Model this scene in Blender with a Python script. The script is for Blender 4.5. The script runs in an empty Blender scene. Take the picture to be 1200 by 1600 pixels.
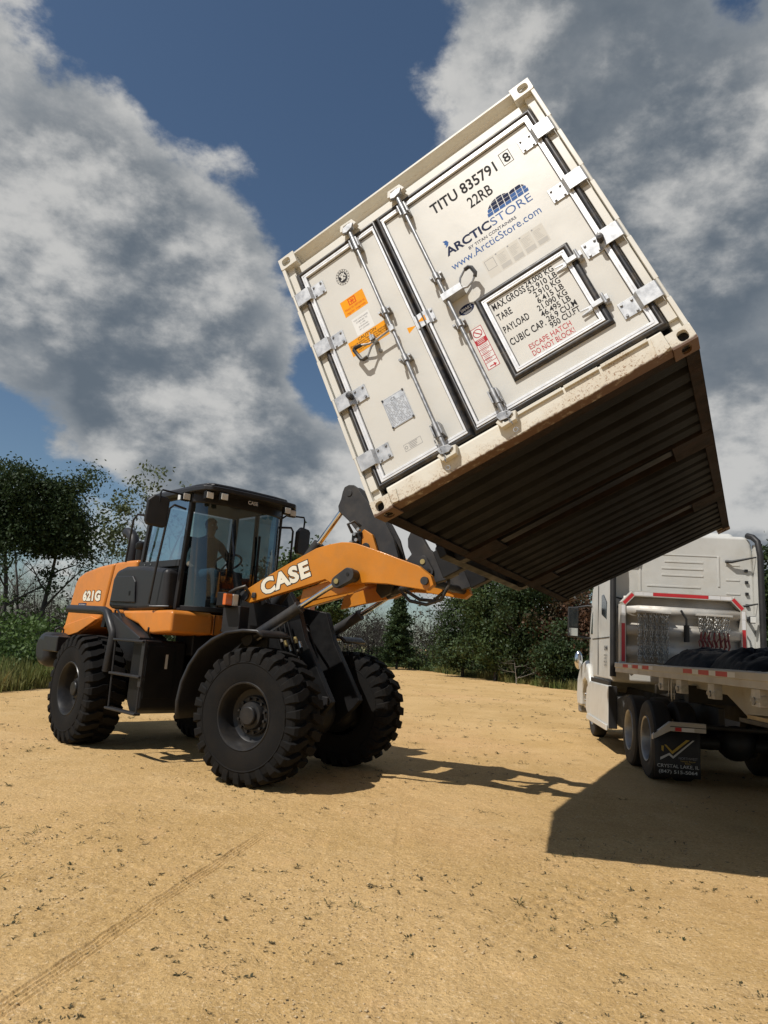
import bpy, bmesh, math, random
import numpy as np
from mathutils import Matrix, Vector
random.seed(7); rng = np.random.default_rng(11)
SC = bpy.context.scene; COL = SC.collection
# ------------------------------------------------------------------ camera, sky, sun, exposure
cd = bpy.data.cameras.new('camera'); cam = bpy.data.objects.new('camera', cd); COL.objects.link(cam)
cd.sensor_fit = 'VERTICAL'; cd.sensor_height = 36.0; cd.lens = 24.95; cd.clip_start = .05; cd.clip_end = 6000
cam.matrix_world = Matrix(((0.998004, -0.063158, 0.0, 0.0), (-0.011751, -0.185682, -0.98254, 0.0),
                           (0.062055, 0.980578, -0.186053, 1.573), (0, 0, 0, 1)))
SC.camera = cam
SC.view_settings.view_transform = 'Standard'; SC.view_settings.look = 'None'
SC.view_settings.exposure = 0.0; SC.view_settings.gamma = 1.0; SC.view_settings.use_curve_mapping = False
SC.cycles.max_bounces = 8; SC.cycles.transparent_max_bounces = 16; SC.cycles.caustics_reflective = False; SC.cycles.caustics_refractive = False
SC.cycles.use_denoising = True; SC.cycles.sample_clamp_indirect = 4
TRAVEL = Vector((.625, .445, -1.0)).normalized()
sl = bpy.data.lights.new('sun', 'SUN'); sun = bpy.data.objects.new('sun', sl); COL.objects.link(sun)
sl.energy = 4.4; sl.angle = math.radians(.55); sl.color = (1.0, .955, .89)
sun.rotation_euler = TRAVEL.to_track_quat('-Z', 'Y').to_euler(); sun.location = (-20, -15, 40)
W = bpy.data.worlds.new('World'); SC.world = W; W.use_nodes = True
def N(nt, typ, **kw):
    n = nt.nodes.new(typ)
    for k, v in kw.items():
        if k[0] == 'i' and k[1:].isdigit(): n.inputs[int(k[1:])].default_value = v
        else: setattr(n, k, v)
    return n
def L(nt, a, b): nt.links.new(a, b)
def math_(nt, op, a, b=None, clamp=False):
    n = nt.nodes.new('ShaderNodeMath'); n.operation = op; n.use_clamp = clamp
    for i, v in enumerate((a, b)):
        if v is None: continue
        if isinstance(v, (int, float)): n.inputs[i].default_value = v
        else: nt.links.new(v, n.inputs[i])
    return n.outputs[0]
def smooth(nt, v, a, b, lo=0.0, hi=1.0):
    n = nt.nodes.new('ShaderNodeMapRange'); n.interpolation_type = 'SMOOTHSTEP'
    n.inputs[1].default_value = a; n.inputs[2].default_value = b; n.inputs[3].default_value = lo; n.inputs[4].default_value = hi
    nt.links.new(v, n.inputs[0]); return n.outputs[0]
def mixc(nt, f, a, b, mode='MIX'):
    n = nt.nodes.new('ShaderNodeMix'); n.data_type = 'RGBA'; n.blend_type = mode
    for i, v in ((0, f), (6, a), (7, b)):
        if isinstance(v, (int, float)): n.inputs[i].default_value = v
        elif isinstance(v, tuple): n.inputs[i].default_value = v if len(v) == 4 else (*v, 1)
        else: nt.links.new(v, n.inputs[i])
    return n.outputs[2]
# cumulus field as a function of the direction in the sky
CLOUD = [((-.40, .76, .51), .36, .24), ((-.30, .83, .47), .24, .20), ((-.20, .875, .43), .15, .14), ((-.43, .69, .58), .16, .12), ((-.36, .81, .43), .22, .12),
         ((.229, .716, .659), .36, .16), ((.318, .665, .676), .34, .14), ((.42, .76, .53), .26, .22), ((.287, .775, .563), .22, .12), ((.08, .71, .70), .10, .08),
         ((-.147, .75, .645), .15, -.24), ((-.091, .818, .567), .13, -.26), ((-.232, .702, .673), .18, -.20), ((-.02, .70, .71), .10, -.10), ((-.02, .80, .60), .10, -.14), ((-.33, .68, .65), .13, -.22), ((-.38, .64, .665), .10, -.14), ((-.27, .73, .62), .07, -.12),
         ((-.30, .905, .30), .13, .30), ((-.20, .93, .29), .13, .30), ((-.11, .96, .26), .13, .26), ((-.05, .985, .17), .18, .30), ((-.20, .965, .18), .14, .26), ((-.30, .94, .17), .12, .10), ((-.47, .85, .23), .07, -.16), ((-.42, .845, .335), .07, -.22), ((-.10, .93, .34), .07, -.20), ((-.30, .89, .345), .05, -.12),
         ((.444, .838, .317), .12, .22), ((.45, .86, .23), .13, .28), ((.46, .87, .14), .14, .30), ((.30, .93, .18), .16, .22), ((.15, .97, .16), .16, .24), ((.42, .80, .43), .16, .16), ((.37, .84, .40), .12, .14), ((-.40, .875, .28), .10, .26), ((-.34, .895, .29), .09, .22), ((-.48, .86, .13), .14, .10)]
def cloud_group(name, blobs):
    g = bpy.data.node_groups.new(name, 'ShaderNodeTree')
    g.interface.new_socket('Dir', in_out='INPUT', socket_type='NodeSocketVector'); g.interface.new_socket('Density', in_out='OUTPUT', socket_type='NodeSocketFloat'); g.interface.new_socket('Puff', in_out='OUTPUT', socket_type='NodeSocketFloat')
    gi = g.nodes.new('NodeGroupInput'); go = g.nodes.new('NodeGroupOutput')
    nrm = N(g, 'ShaderNodeVectorMath', operation='NORMALIZE'); L(g, gi.outputs[0], nrm.inputs[0])
    cb = N(g, 'ShaderNodeVectorMath', operation='MULTIPLY_ADD'); L(g, nrm.outputs[0], cb.inputs[0]); cb.inputs[1].default_value = (1.0, 1.0, 1.55); cb.inputs[2].default_value = (3.1, 1.7, .4)
    def cnoise(sc, det, ro):
        n = N(g, 'ShaderNodeTexNoise'); n.inputs['Scale'].default_value = sc; n.inputs['Detail'].default_value = det; n.inputs['Roughness'].default_value = ro
        L(g, cb.outputs[0], n.inputs['Vector']); return n.outputs[0]
    n1 = cnoise(4.2, 8, .56); n2 = cnoise(15.0, 6, .64)
    acc = math_(g, 'ADD', math_(g, 'MULTIPLY', math_(g, 'SUBTRACT', n1, .5), 1.35), math_(g, 'MULTIPLY', math_(g, 'SUBTRACT', n2, .5), .36))
    acc = math_(g, 'ADD', acc, .46); L(g, acc, go.inputs[1])
    for c, r, k in blobs:
        dt = N(g, 'ShaderNodeVectorMath', operation='DOT_PRODUCT'); L(g, nrm.outputs[0], dt.inputs[0]); dt.inputs[1].default_value = Vector(c).normalized()
        acc = math_(g, 'ADD', acc, smooth(g, dt.outputs['Value'], math.cos(r), 1.0, 0.0, k))
    L(g, acc, go.inputs[0]); return g
GD = cloud_group('cloud_density', CLOUD); GP = cloud_group('cloud_puff', [])
nt = W.node_tree; nt.nodes.clear()
tc = N(nt, 'ShaderNodeTexCoord')
sky = N(nt, 'ShaderNodeTexSky', sky_type='NISHITA', sun_disc=False)
sky.sun_elevation = math.asin(-TRAVEL.z); sky.sun_rotation = math.atan2(-TRAVEL.x, -TRAVEL.y) % (2 * math.pi)
sky.air_density = 1.0; sky.dust_density = .6; sky.ozone_density = 2.0
def dens(off, grp):
    v = tc.outputs['Generated']
    if off: a = N(nt, 'ShaderNodeVectorMath', operation='ADD'); L(nt, v, a.inputs[0]); a.inputs[1].default_value = off; v = a.outputs[0]
    g = N(nt, 'ShaderNodeGroup'); g.node_tree = grp; L(nt, v, g.inputs[0]); return g.outputs[0], g.outputs[1]
d0, p0 = dens(None, GD); d2, p2 = dens((-.06, -.02, .10), GD); p1 = dens((-.014, -.006, .022), GP)[1]
cov = smooth(nt, d0, .47, .66)
sub = lambda a, b, k: math_(nt, 'MULTIPLY', math_(nt, 'SUBTRACT', a, b), k)
df_ = math_(nt, 'ADD', math_(nt, 'ADD', sub(p0, p1, .40), sub(p0, p2, .52)), sub(d0, d2, .28))
sz_ = N(nt, 'ShaderNodeSeparateXYZ'); L(nt, tc.outputs['Generated'], sz_.inputs[0])
df_ = math_(nt, 'ADD', df_, smooth(nt, sz_.outputs[2], .34, .16, 0, .14))
lit = smooth(nt, df_, -.22, .28)
thick = smooth(nt, d0, .56, .90)
CL_DARK = (1.75, 2.15, 2.6); CL_LIT = (8.8, 8.7, 8.4); CL_MID = (3.4, 3.75, 4.1)
ccol = mixc(nt, lit, CL_MID, CL_LIT)
ccol = mixc(nt, math_(nt, 'MULTIPLY', thick, math_(nt, 'SUBTRACT', 1.0, math_(nt, 'MULTIPLY', lit, .9))), ccol, CL_DARK)
skyc = mixc(nt, 1.0, sky.outputs[0], (.95, 1.02, 1.03), 'MULTIPLY')
fin = mixc(nt, math_(nt, 'MULTIPLY', cov, .95), skyc, ccol)
bg = N(nt, 'ShaderNodeBackground'); bg.inputs[1].default_value = .07; L(nt, fin, bg.inputs[0])
wo = N(nt, 'ShaderNodeOutputWorld'); L(nt, bg.outputs[0], wo.inputs[0])

# ------------------------------------------------------------------ helpers
MATS = {}
def mat(name, col, rough=.5, metal=0.0, var=.12, vs=6.0, bump=0.0, bs=80.0, dust=0.0, dcol=(.36, .26, .14), ds=3.0, coat=0.0, updust=False, spec=.5):
    m = bpy.data.materials.new(name); m.use_nodes = True; nt = m.node_tree; p = nt.nodes['Principled BSDF']
    tcn = N(nt, 'ShaderNodeTexCoord')
    n1 = N(nt, 'ShaderNodeTexNoise'); n1.inputs['Scale'].default_value = vs; n1.inputs['Detail'].default_value = 6; n1.inputs['Roughness'].default_value = .62
    L(nt, tcn.outputs['Object'], n1.inputs['Vector'])
    lo = tuple(c * (1 - var) for c in col); hi = tuple(min(1, c * (1 + var)) for c in col)
    c = mixc(nt, smooth(nt, n1.outputs[0], .3, .7), lo, hi)
    r = smooth(nt, n1.outputs[0], .25, .75, max(0.03, rough - .08), min(1, rough + .08))
    if dust > 0:
        n2 = N(nt, 'ShaderNodeTexNoise'); n2.inputs['Scale'].default_value = ds; n2.inputs['Detail'].default_value = 9; n2.inputs['Roughness'].default_value = .7
        L(nt, tcn.outputs['Object'], n2.inputs['Vector'])
        f = smooth(nt, n2.outputs[0], .42, .72, 0, dust)
        if updust:
            ge = N(nt, 'ShaderNodeNewGeometry'); s3 = N(nt, 'ShaderNodeSeparateXYZ'); L(nt, ge.outputs['Normal'], s3.inputs[0])
            f = math_(nt, 'MULTIPLY', f, smooth(nt, s3.outputs[2], -.2, .9, .35, 1.0))
        c = mixc(nt, f, c, dcol); r = math_(nt, 'ADD', r, math_(nt, 'MULTIPLY', f, .35), True)
    L(nt, c, p.inputs['Base Color']); L(nt, r, p.inputs['Roughness'])
    p.inputs['Metallic'].default_value = metal; p.inputs['Specular IOR Level'].default_value = spec; p.inputs['Coat Weight'].default_value = coat; p.inputs['Coat Roughness'].default_value = .12
    if bump > 0:
        n3 = N(nt, 'ShaderNodeTexNoise'); n3.inputs['Scale'].default_value = bs; n3.inputs['Detail'].default_value = 4; L(nt, tcn.outputs['Object'], n3.inputs['Vector'])
        b = N(nt, 'ShaderNodeBump'); b.inputs['Strength'].default_value = bump; b.inputs['Distance'].default_value = .01
        L(nt, n3.outputs[0], b.inputs['Height']); L(nt, b.outputs[0], p.inputs['Normal'])
    MATS[name] = m; return m
def glassmat(name, tint, refl=.07, haze=0.0):
    m = bpy.data.materials.new(name); m.use_nodes = True; nt = m.node_tree; nt.nodes.remove(nt.nodes['Principled BSDF'])
    out = nt.nodes['Material Output']
    tr = N(nt, 'ShaderNodeBsdfTransparent'); tr.inputs[0].default_value = (*tint, 1)
    gl = N(nt, 'ShaderNodeBsdfGlossy'); gl.inputs['Roughness'].default_value = .02; gl.inputs[0].default_value = (.9, .95, 1, 1)
    fr = N(nt, 'ShaderNodeLayerWeight'); fr.inputs[0].default_value = .35
    f = math_(nt, 'ADD', math_(nt, 'MULTIPLY', fr.outputs['Fresnel'], .40), refl, True)
    mx = N(nt, 'ShaderNodeMixShader'); L(nt, f, mx.inputs[0]); L(nt, tr.outputs[0], mx.inputs[1]); L(nt, gl.outputs[0], mx.inputs[2])
    last = mx.outputs[0]
    if haze > 0:
        df = N(nt, 'ShaderNodeBsdfDiffuse'); df.inputs[0].default_value = (.35, .38, .38, 1)
        n1 = N(nt, 'ShaderNodeTexNoise'); n1.inputs['Scale'].default_value = 2.5; n1.inputs['Detail'].default_value = 5
        t2 = N(nt, 'ShaderNodeTexCoord'); L(nt, t2.outputs['Object'], n1.inputs['Vector'])
        m2 = N(nt, 'ShaderNodeMixShader'); L(nt, smooth(nt, n1.outputs[0], .35, .7, haze * .3, haze), m2.inputs[0]); L(nt, last, m2.inputs[1]); L(nt, df.outputs[0], m2.inputs[2]); last = m2.outputs[0]
    L(nt, last, out.inputs[0]); MATS[name] = m; return m
class MB:
    def __init__(s, T=None): s.v = []; s.f = []; s.T = T
    def add(s, vs, fs):
        b = len(s.v); s.v += [tuple(v) for v in vs]; s.f += [tuple(i + b for i in f) for f in fs]; return s
    def box(s, x0, x1, y0, y1, z0, z1, R=None):
        vs = [(x, y, z) for z in (z0, z1) for y in (y0, y1) for x in (x0, x1)]
        if R is not None:
            c = Vector(((x0 + x1) / 2, (y0 + y1) / 2, (z0 + z1) / 2)); vs = [tuple(R @ (Vector(v) - c) + c) for v in vs]
        return s.add(vs, [(0, 2, 3, 1), (4, 5, 7, 6), (0, 1, 5, 4), (2, 6, 7, 3), (0, 4, 6, 2), (1, 3, 7, 5)])
    def prism(s, poly, a, b, ax=1):
        # polygon in the two other axes (order kept), extruded from a to b along axis ax
        n = len(poly)
        def P(p, t): q = [0, 0, 0]; o = [i for i in range(3) if i != ax]; q[o[0]] = p[0]; q[o[1]] = p[1]; q[ax] = t; return q
        vs = [P(p, a) for p in poly] + [P(p, b) for p in poly]
        area = sum(poly[i][0] * poly[(i + 1) % n][1] - poly[(i + 1) % n][0] * poly[i][1] for i in range(n))
        fs = [tuple(range(n)), tuple(range(2 * n - 1, n - 1, -1))] + [(i, i + n, (i + 1) % n + n, (i + 1) % n) for i in range(n)]
        flip = (area > 0) == (ax != 1)
        if b < a: flip = not flip
        if flip: fs = [f[::-1] for f in fs]
        return s.add(vs, fs)
    def tube(s, path, r, n=10, closed=False, caps=True):
        P = [Vector(p) for p in path]; m = len(P); rs = r if isinstance(r, (list, tuple)) else [r] * m
        vs = []; prev = None
        for i in range(m):
            if closed: t = (P[(i + 1) % m] - P[i - 1])
            else: t = P[min(i + 1, m - 1)] - P[max(i - 1, 0)]
            t.normalize()
            if prev is None:
                a = Vector((0, 0, 1)) if abs(t.z) < .9 else Vector((1, 0, 0)); u = t.cross(a).normalized()
            else: u = (prev - t * prev.dot(t)).normalized()
            prev = u; w = t.cross(u)
            for k in range(n):
                an = 2 * math.pi * k / n; vs.append(P[i] + (u * math.cos(an) + w * math.sin(an)) * rs[i])
        fs = []
        for i in range(m if closed else m - 1):
            j = (i + 1) % m
            for k in range(n): fs.append((i * n + k, i * n + (k + 1) % n, j * n + (k + 1) % n, j * n + k))
        if caps and not closed: fs += [tuple(range(n - 1, -1, -1)), tuple((m - 1) * n + k for k in range(n))]
        return s.add(vs, fs)
    def cyl(s, p0, p1, r0, r1=None, n=16): return s.tube([p0, p1], [r0, r0 if r1 is None else r1], n)
    def lathe(s, prof, c, ax, n=32, u0=None):
        # prof: (radius, height along axis)
        a = Vector(ax).normalized(); h = Vector((0, 0, 1)) if abs(a.z) < .9 else Vector((1, 0, 0)); u = a.cross(h).normalized(); w = a.cross(u); c = Vector(c)
        vs = []; m = len(prof)
        for r, t in prof:
            for k in range(n): an = 2 * math.pi * k / n; vs.append(c + a * t + (u * math.cos(an) + w * math.sin(an)) * max(r, 1e-4))
        fs = [(i * n + k, (i + 1) * n + k, (i + 1) * n + (k + 1) % n, i * n + (k + 1) % n) for i in range(m - 1) for k in range(n)]
        return s.add(vs, fs)
    def ell(s, c, r, n=16, m=10):
        return s.add([(c[0] + r[0] * math.sin(math.pi * i / m) * math.cos(2 * math.pi * k / n), c[1] + r[1] * math.sin(math.pi * i / m) * math.sin(2 * math.pi * k / n), c[2] + r[2] * math.cos(math.pi * i / m)) for i in range(m + 1) for k in range(n)],
                     [(i * n + k, (i + 1) * n + k, (i + 1) * n + (k + 1) % n, i * n + (k + 1) % n) for i in range(m) for k in range(n)])
    def grid(s, pts):
        m = len(pts); n = len(pts[0])
        return s.add([p for r in pts for p in r], [(i * n + j, i * n + j + 1, (i + 1) * n + j + 1, (i + 1) * n + j) for i in range(m - 1) for j in range(n - 1)])
    def build(s, name, m, parent=None, bevel=0.0, smooth=40, seg=2, solid=0.0):
        me = bpy.data.meshes.new(name); vs = s.v
        if s.T is not None: vs = [tuple(s.T @ Vector(v)) for v in vs]
        me.from_pydata(vs, [], s.f)
        bm = bmesh.new(); bm.from_mesh(me); bmesh.ops.remove_doubles(bm, verts=bm.verts, dist=1e-5)
        bmesh.ops.recalc_face_normals(bm, faces=bm.faces); bm.to_mesh(me); bm.free()
        o = bpy.data.objects.new(name, me); COL.objects.link(o)
        for k in (m if isinstance(m, list) else [m]): me.materials.append(MATS[k] if isinstance(k, str) else k)
        if smooth:
            me.polygons.foreach_set('use_smooth', [True] * len(me.polygons)); me.set_sharp_from_angle(angle=math.radians(smooth))
        if solid: md = o.modifiers.new('solid', 'SOLIDIFY'); md.thickness = solid; md.offset = 0
        if bevel > 0:
            md = o.modifiers.new('bevel', 'BEVEL'); md.width = bevel; md.segments = seg; md.limit_method = 'ANGLE'; md.angle_limit = math.radians(35); md.harden_normals = True
        if parent is not None: o.parent = parent
        return o
def empty(name, Mx, label, cat, group=None):
    o = bpy.data.objects.new(name, None); COL.objects.link(o); o.matrix_world = Mx; o.empty_display_size = .2
    return tag(o, label, cat, group)
def tag(o, label=None, cat=None, group=None, kind=None):
    for k, v in (('label', label), ('category', cat), ('group', group), ('kind', kind)):
        if v: o[k] = v
    return o
def fmesh(name, V, F, m, parent=None, smooth=False):
    me = bpy.data.meshes.new(name); V = np.asarray(V, np.float32); F = np.asarray(F, np.int32); k = F.shape[1]
    me.vertices.add(len(V)); me.vertices.foreach_set('co', V.ravel()); me.loops.add(F.size); me.loops.foreach_set('vertex_index', F.ravel())
    me.polygons.add(len(F)); me.polygons.foreach_set('loop_start', np.arange(0, F.size, k, dtype=np.int32))
    if smooth: me.polygons.foreach_set('use_smooth', np.ones(len(F), bool))
    me.update(calc_edges=True); me.validate()
    o = bpy.data.objects.new(name, me); COL.objects.link(o); me.materials.append(MATS[m] if isinstance(m, str) else m)
    if parent is not None: o.parent = parent
    return o
def text(s, size, org, ux, uz, m, parent, name='lettering', sx=1.0, bold=0.0, align='LEFT', width=None, lift=0.0, spacing=1.0, shear=0.0, T=None, raw=False):
    cu = bpy.data.curves.new('t', 'FONT'); cu.body = s; cu.size = 1.0; cu.offset = bold; cu.align_x = align; cu.space_character = spacing; cu.resolution_u = 3; cu.shear = shear
    to = bpy.data.objects.new('t', cu); COL.objects.link(to); bpy.context.view_layer.update()
    me = bpy.data.meshes.new_from_object(to.evaluated_get(bpy.context.evaluated_depsgraph_get()))
    bpy.data.objects.remove(to); bpy.data.curves.remove(cu)
    k = size / .729; ux = Vector(ux).normalized(); uz = Vector(uz); uz = (uz - ux * uz.dot(ux)).normalized(); nn = ux.cross(uz)
    xs = [v.co.x for v in me.vertices]
    if width: sx = width / ((max(xs) - min(xs)) * k)
    x0 = min(xs) if (align == 'LEFT' and not raw) else 0.0
    for v in me.vertices:
        p = Vector(org) + ux * ((v.co.x - x0) * k * sx) + uz * (v.co.y * k) + nn * lift
        v.co = T @ p if T is not None else p
    me.name = name; me.materials.append(MATS[m]); o = bpy.data.objects.new(name, me); COL.objects.link(o); o.parent = parent
    return o
def rotm(ax, deg): return Matrix.Rotation(math.radians(deg), 3, ax)
def vnoise(x, y, seed=0):
    r = np.random.default_rng(seed); tab = r.random((256, 256)); xi = np.floor(x).astype(int); yi = np.floor(y).astype(int); fx = x - xi; fy = y - yi
    fx = fx * fx * (3 - 2 * fx); fy = fy * fy * (3 - 2 * fy); a = lambda i, j: tab[(xi + i) & 255, (yi + j) & 255]
    return (a(0, 0) * (1 - fx) + a(1, 0) * fx) * (1 - fy) + (a(0, 1) * (1 - fx) + a(1, 1) * fx) * fy
def fbm(x, y, o=4, seed=0):
    t = 0; s = 1; n = 0
    for k in range(o): t = t + s * vnoise(x * 2 ** k, y * 2 ** k, seed + k); n += s; s *= .5
    return t / n
# ------------------------------------------------------------------ ground and vegetation
def sandmat():
    m = bpy.data.materials.new('sand'); m.use_nodes = True; nt = m.node_tree; p = nt.nodes['Principled BSDF']; MATS['sand'] = m
    t = N(nt, 'ShaderNodeTexCoord').outputs['Object']
    def nz(s, d=5, r=.6):
        n = N(nt, 'ShaderNodeTexNoise'); n.inputs['Scale'].default_value = s; n.inputs['Detail'].default_value = d; n.inputs['Roughness'].default_value = r; L(nt, t, n.inputs['Vector']); return n.outputs[0]
    a = nz(.35, 6); b = nz(2.2, 6, .65); c = nz(17, 6, .72); d = nz(52, 4, .75)
    e = nz(.11, 4); g2 = nz(.8, 7, .7)
    col = mixc(nt, smooth(nt, a, .36, .64), (0.491, 0.316, 0.125), (0.585, 0.387, 0.171))
    col = mixc(nt, smooth(nt, e, .48, .66, 0, .55), col, (0.605, 0.367, 0.175))
    col = mixc(nt, smooth(nt, g2, .50, .68, 0, .60), col, (0.640, 0.444, 0.217))
    col = mixc(nt, smooth(nt, b, .52, .74, 0, .55), col, (0.640, 0.410, 0.192))
    col = mixc(nt, smooth(nt, b, .48, .26, 0, .60), col, (0.417, 0.261, 0.104))
    col = mixc(nt, smooth(nt, c, .54, .70, 0, .65), col, (0.327, 0.208, 0.094))
    col = mixc(nt, smooth(nt, c, .45, .30, 0, .50), col, (0.732, 0.535, 0.308))
    col = mixc(nt, smooth(nt, d, .54, .68, 0, .70), col, (0.777, 0.601, 0.381))
    col = mixc(nt, smooth(nt, d, .46, .32, 0, .80), col, (0.257, 0.164, 0.076))
    L(nt, col, p.inputs['Base Color']); p.inputs['Roughness'].default_value = .95; p.inputs['Specular IOR Level'].default_value = .15
    h = math_(nt, 'ADD', math_(nt, 'MULTIPLY', nz(9, 6, .65), 1.6), math_(nt, 'ADD', math_(nt, 'MULTIPLY', c, 1.2), math_(nt, 'MULTIPLY', d, .7)))
    bp = N(nt, 'ShaderNodeBump'); bp.inputs['Strength'].default_value = .75; bp.inputs['Distance'].default_value = .02; L(nt, h, bp.inputs['Height']); L(nt, bp.outputs[0], p.inputs['Normal'])
sandmat()
def leafmat(name, c0, c1, c2=None, tl=.25):
    m = bpy.data.materials.new(name); m.use_nodes = True; nt = m.node_tree; p = nt.nodes['Principled BSDF']; MATS[name] = m
    g = N(nt, 'ShaderNodeNewGeometry'); n = N(nt, 'ShaderNodeTexNoise'); n.inputs['Scale'].default_value = .7; n.inputs['Detail'].default_value = 3
    t = N(nt, 'ShaderNodeTexCoord'); L(nt, t.outputs['Object'], n.inputs['Vector'])
    c = mixc(nt, g.outputs['Random Per Island'], c0, c1)
    if c2: c = mixc(nt, smooth(nt, n.outputs[0], .45, .7), c, c2)
    L(nt, c, p.inputs['Base Color']); p.inputs['Roughness'].default_value = .6; p.inputs['Specular IOR Level'].default_value = .3
    tr = N(nt, 'ShaderNodeBsdfTranslucent'); L(nt, c, tr.inputs[0]); mx = N(nt, 'ShaderNodeMixShader'); mx.inputs[0].default_value = tl
    L(nt, p.outputs[0], mx.inputs[1]); L(nt, tr.outputs[0], mx.inputs[2]); L(nt, mx.outputs[0], nt.nodes['Material Output'].inputs[0])
leafmat('leaf_oak', (.020, .038, .012), (.050, .078, .026), (.032, .055, .020))
leafmat('leaf_mid', (.030, .052, .016), (.075, .11, .035), (.055, .085, .025))
leafmat('leaf_pale', (.06, .085, .035), (.12, .14, .06))
leafmat('leaf_shrub', (.04, .075, .018), (.10, .16, .04), (.07, .12, .03))
leafmat('leaf_red', (.07, .038, .022), (.13, .065, .035), (.05, .045, .02))
leafmat('leaf_dull', (.040, .040, .026), (.075, .066, .042), (.045, .055, .028)); leafmat('needle', (.028, .055, .020), (.065, .10, .035))
leafmat('grass_blade', (.15, .16, .045), (.28, .24, .10), (.11, .14, .035))
leafmat('tuft', (.030, .045, .014), (.075, .085, .030), (.05, .05, .022), .15); leafmat('litter', (.060, .045, .024), (.17, .115, .055), (.10, .07, .035), .0); leafmat('weed', (.045, .042, .018), (.12, .088, .042), (.035, .046, .017), .1)
mat('bark', (.060, .052, .045), .9, var=.3, vs=9, bump=.3)
mat('bark_grey', (.075, .066, .058), .9, var=.3, vs=9)
mat('wood_twig', (.050, .043, .037), .95, var=.3, vs=3); mat('dead_wood', (.20, .18, .155), .85, var=.2)
mat('stone', (.50, .37, .21), .9, var=.35, vs=3)
mat('grass_soil', (.13, .13, .045), .95, var=.45, vs=1.3, bump=.6, bs=30, dust=.7, dcol=(.30, .215, .09), ds=.8)
def axis(lo, hi, st, a, b, gr):
    c = list(np.arange(lo, hi, st)); s = st
    while c[-1] < b: s *= gr; c.append(c[-1] + s)
    s = st; left = [lo]
    while left[-1] > a: s *= gr; left.append(left[-1] - s)
    return np.array(left[:0:-1] + c)
gx = axis(-2.3, 1.8, .017, -2500, 2500, 1.07); gx = np.sort(np.concatenate([gx[(gx < -1.75) | (gx > -.70)], np.arange(-1.745, -.70, .0065)])); gy = axis(2.6, 8.6, .018, -600, 5000, 1.055)
X, Y = np.meshgrid(gx, gy); near = np.exp(-((np.maximum(0, np.hypot(X, Y) - 9)) / 14) ** 2)
Z = near * (.030 * (fbm(X * .45 + 40, Y * .45 + 40, 3, 3) - .5) + .020 * (fbm(X * 2.6 + 80, Y * 2.6 + 80, 3, 9) - .5) + .010 * (fbm(X * 9 + 90, Y * 9 + 70, 2, 21) - .5) + .006 * (fbm(X * 26 + 30, Y * 26 + 50, 2, 27) - .5))
def groove(P, offs, w, depth, dash=0, fade=.5):
    P = np.array(P, float); out = np.zeros_like(X); seg = np.linalg.norm(np.diff(P, axis=0), axis=1); cum = np.r_[0, np.cumsum(seg)]
    best = np.full(X.shape, 1e9); bd = np.zeros_like(X); bs = np.zeros_like(X)
    for i in range(len(P) - 1):
        d = (P[i + 1] - P[i]) / seg[i]; t = np.clip((X - P[i, 0]) * d[0] + (Y - P[i, 1]) * d[1], 0, seg[i])
        dx = X - P[i, 0] - d[0] * t; dy = Y - P[i, 1] - d[1] * t; r = np.hypot(dx, dy); k = r < best
        best = np.where(k, r, best); bd = np.where(k, dx * d[1] - dy * d[0], bd); bs = np.where(k, cum[i] + t, bs)
    m = np.clip(bs / fade, 0, 1) * np.clip((cum[-1] - bs) / fade, 0, 1)
    for o in offs:
        q = np.exp(-((bd - o) / w) ** 2)
        if dash: q = q * (.35 + .65 * (np.sin(bs * 2 * math.pi / dash + o * 90) > -.1))
        out -= depth * q * m
    out += depth * .2 * np.exp(-((bd - offs[0] + 2.6 * w) / (w * 1.3)) ** 2) * m + depth * .2 * np.exp(-((bd - offs[-1] - 2.6 * w) / (w * 1.3)) ** 2) * m
    return out * (.55 + .9 * fbm(X * 5 + 7, Y * 5 + 3, 2, 33))
Z = Z + groove([(-1.62, 2.4), (-1.46, 3.3), (-1.28, 4.23), (-.94, 5.72), (-.72, 6.6)], [-.040, -.013, .013, .040], .0065, .010, 0, .9)
Z = Z + groove([(.36, 3.3), (.30, 4.44), (.32, 6.0), (.48, 8.27), (.75, 9.6)], [-.06, -.02, .02, .06], .012, .006, .055, .8)
Z = Z + groove([(-.44, 4.9), (-.38, 5.37), (-.35, 6.22), (-.30, 7)], [-.05, -.017, .017, .05], .009, .005, 0, .5)
Z = Z + groove([(2.3, 7.2), (2.9, 9.2), (3.1, 11.0)], [-.10, -.05, 0, .05, .10], .018, .014, .09, .6)
Z = Z + groove([(.75, 4.1), (1.3, 4.9), (2.2, 5.9)], [-.2, -.1, 0, .1, .2], .03, .014, .16, .6)
V = np.stack([X, Y, Z], -1).reshape(-1, 3); nx, ny = len(gx), len(gy); I = np.arange(nx * ny).reshape(ny, nx)
F = np.stack([I[:-1, :-1], I[:-1, 1:], I[1:, 1:], I[1:, :-1]], -1).reshape(-1, 4)
ground = tag(fmesh('ground', V, F, 'sand', smooth=True), 'bare tan sand and gravel yard with faint tyre tracks', 'ground', kind='structure')
def gz(x, y):  # ground height
    i = np.clip(np.searchsorted(gy, y), 0, ny - 1); j = np.clip(np.searchsorted(gx, x), 0, nx - 1); return Z[i, j]
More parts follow.
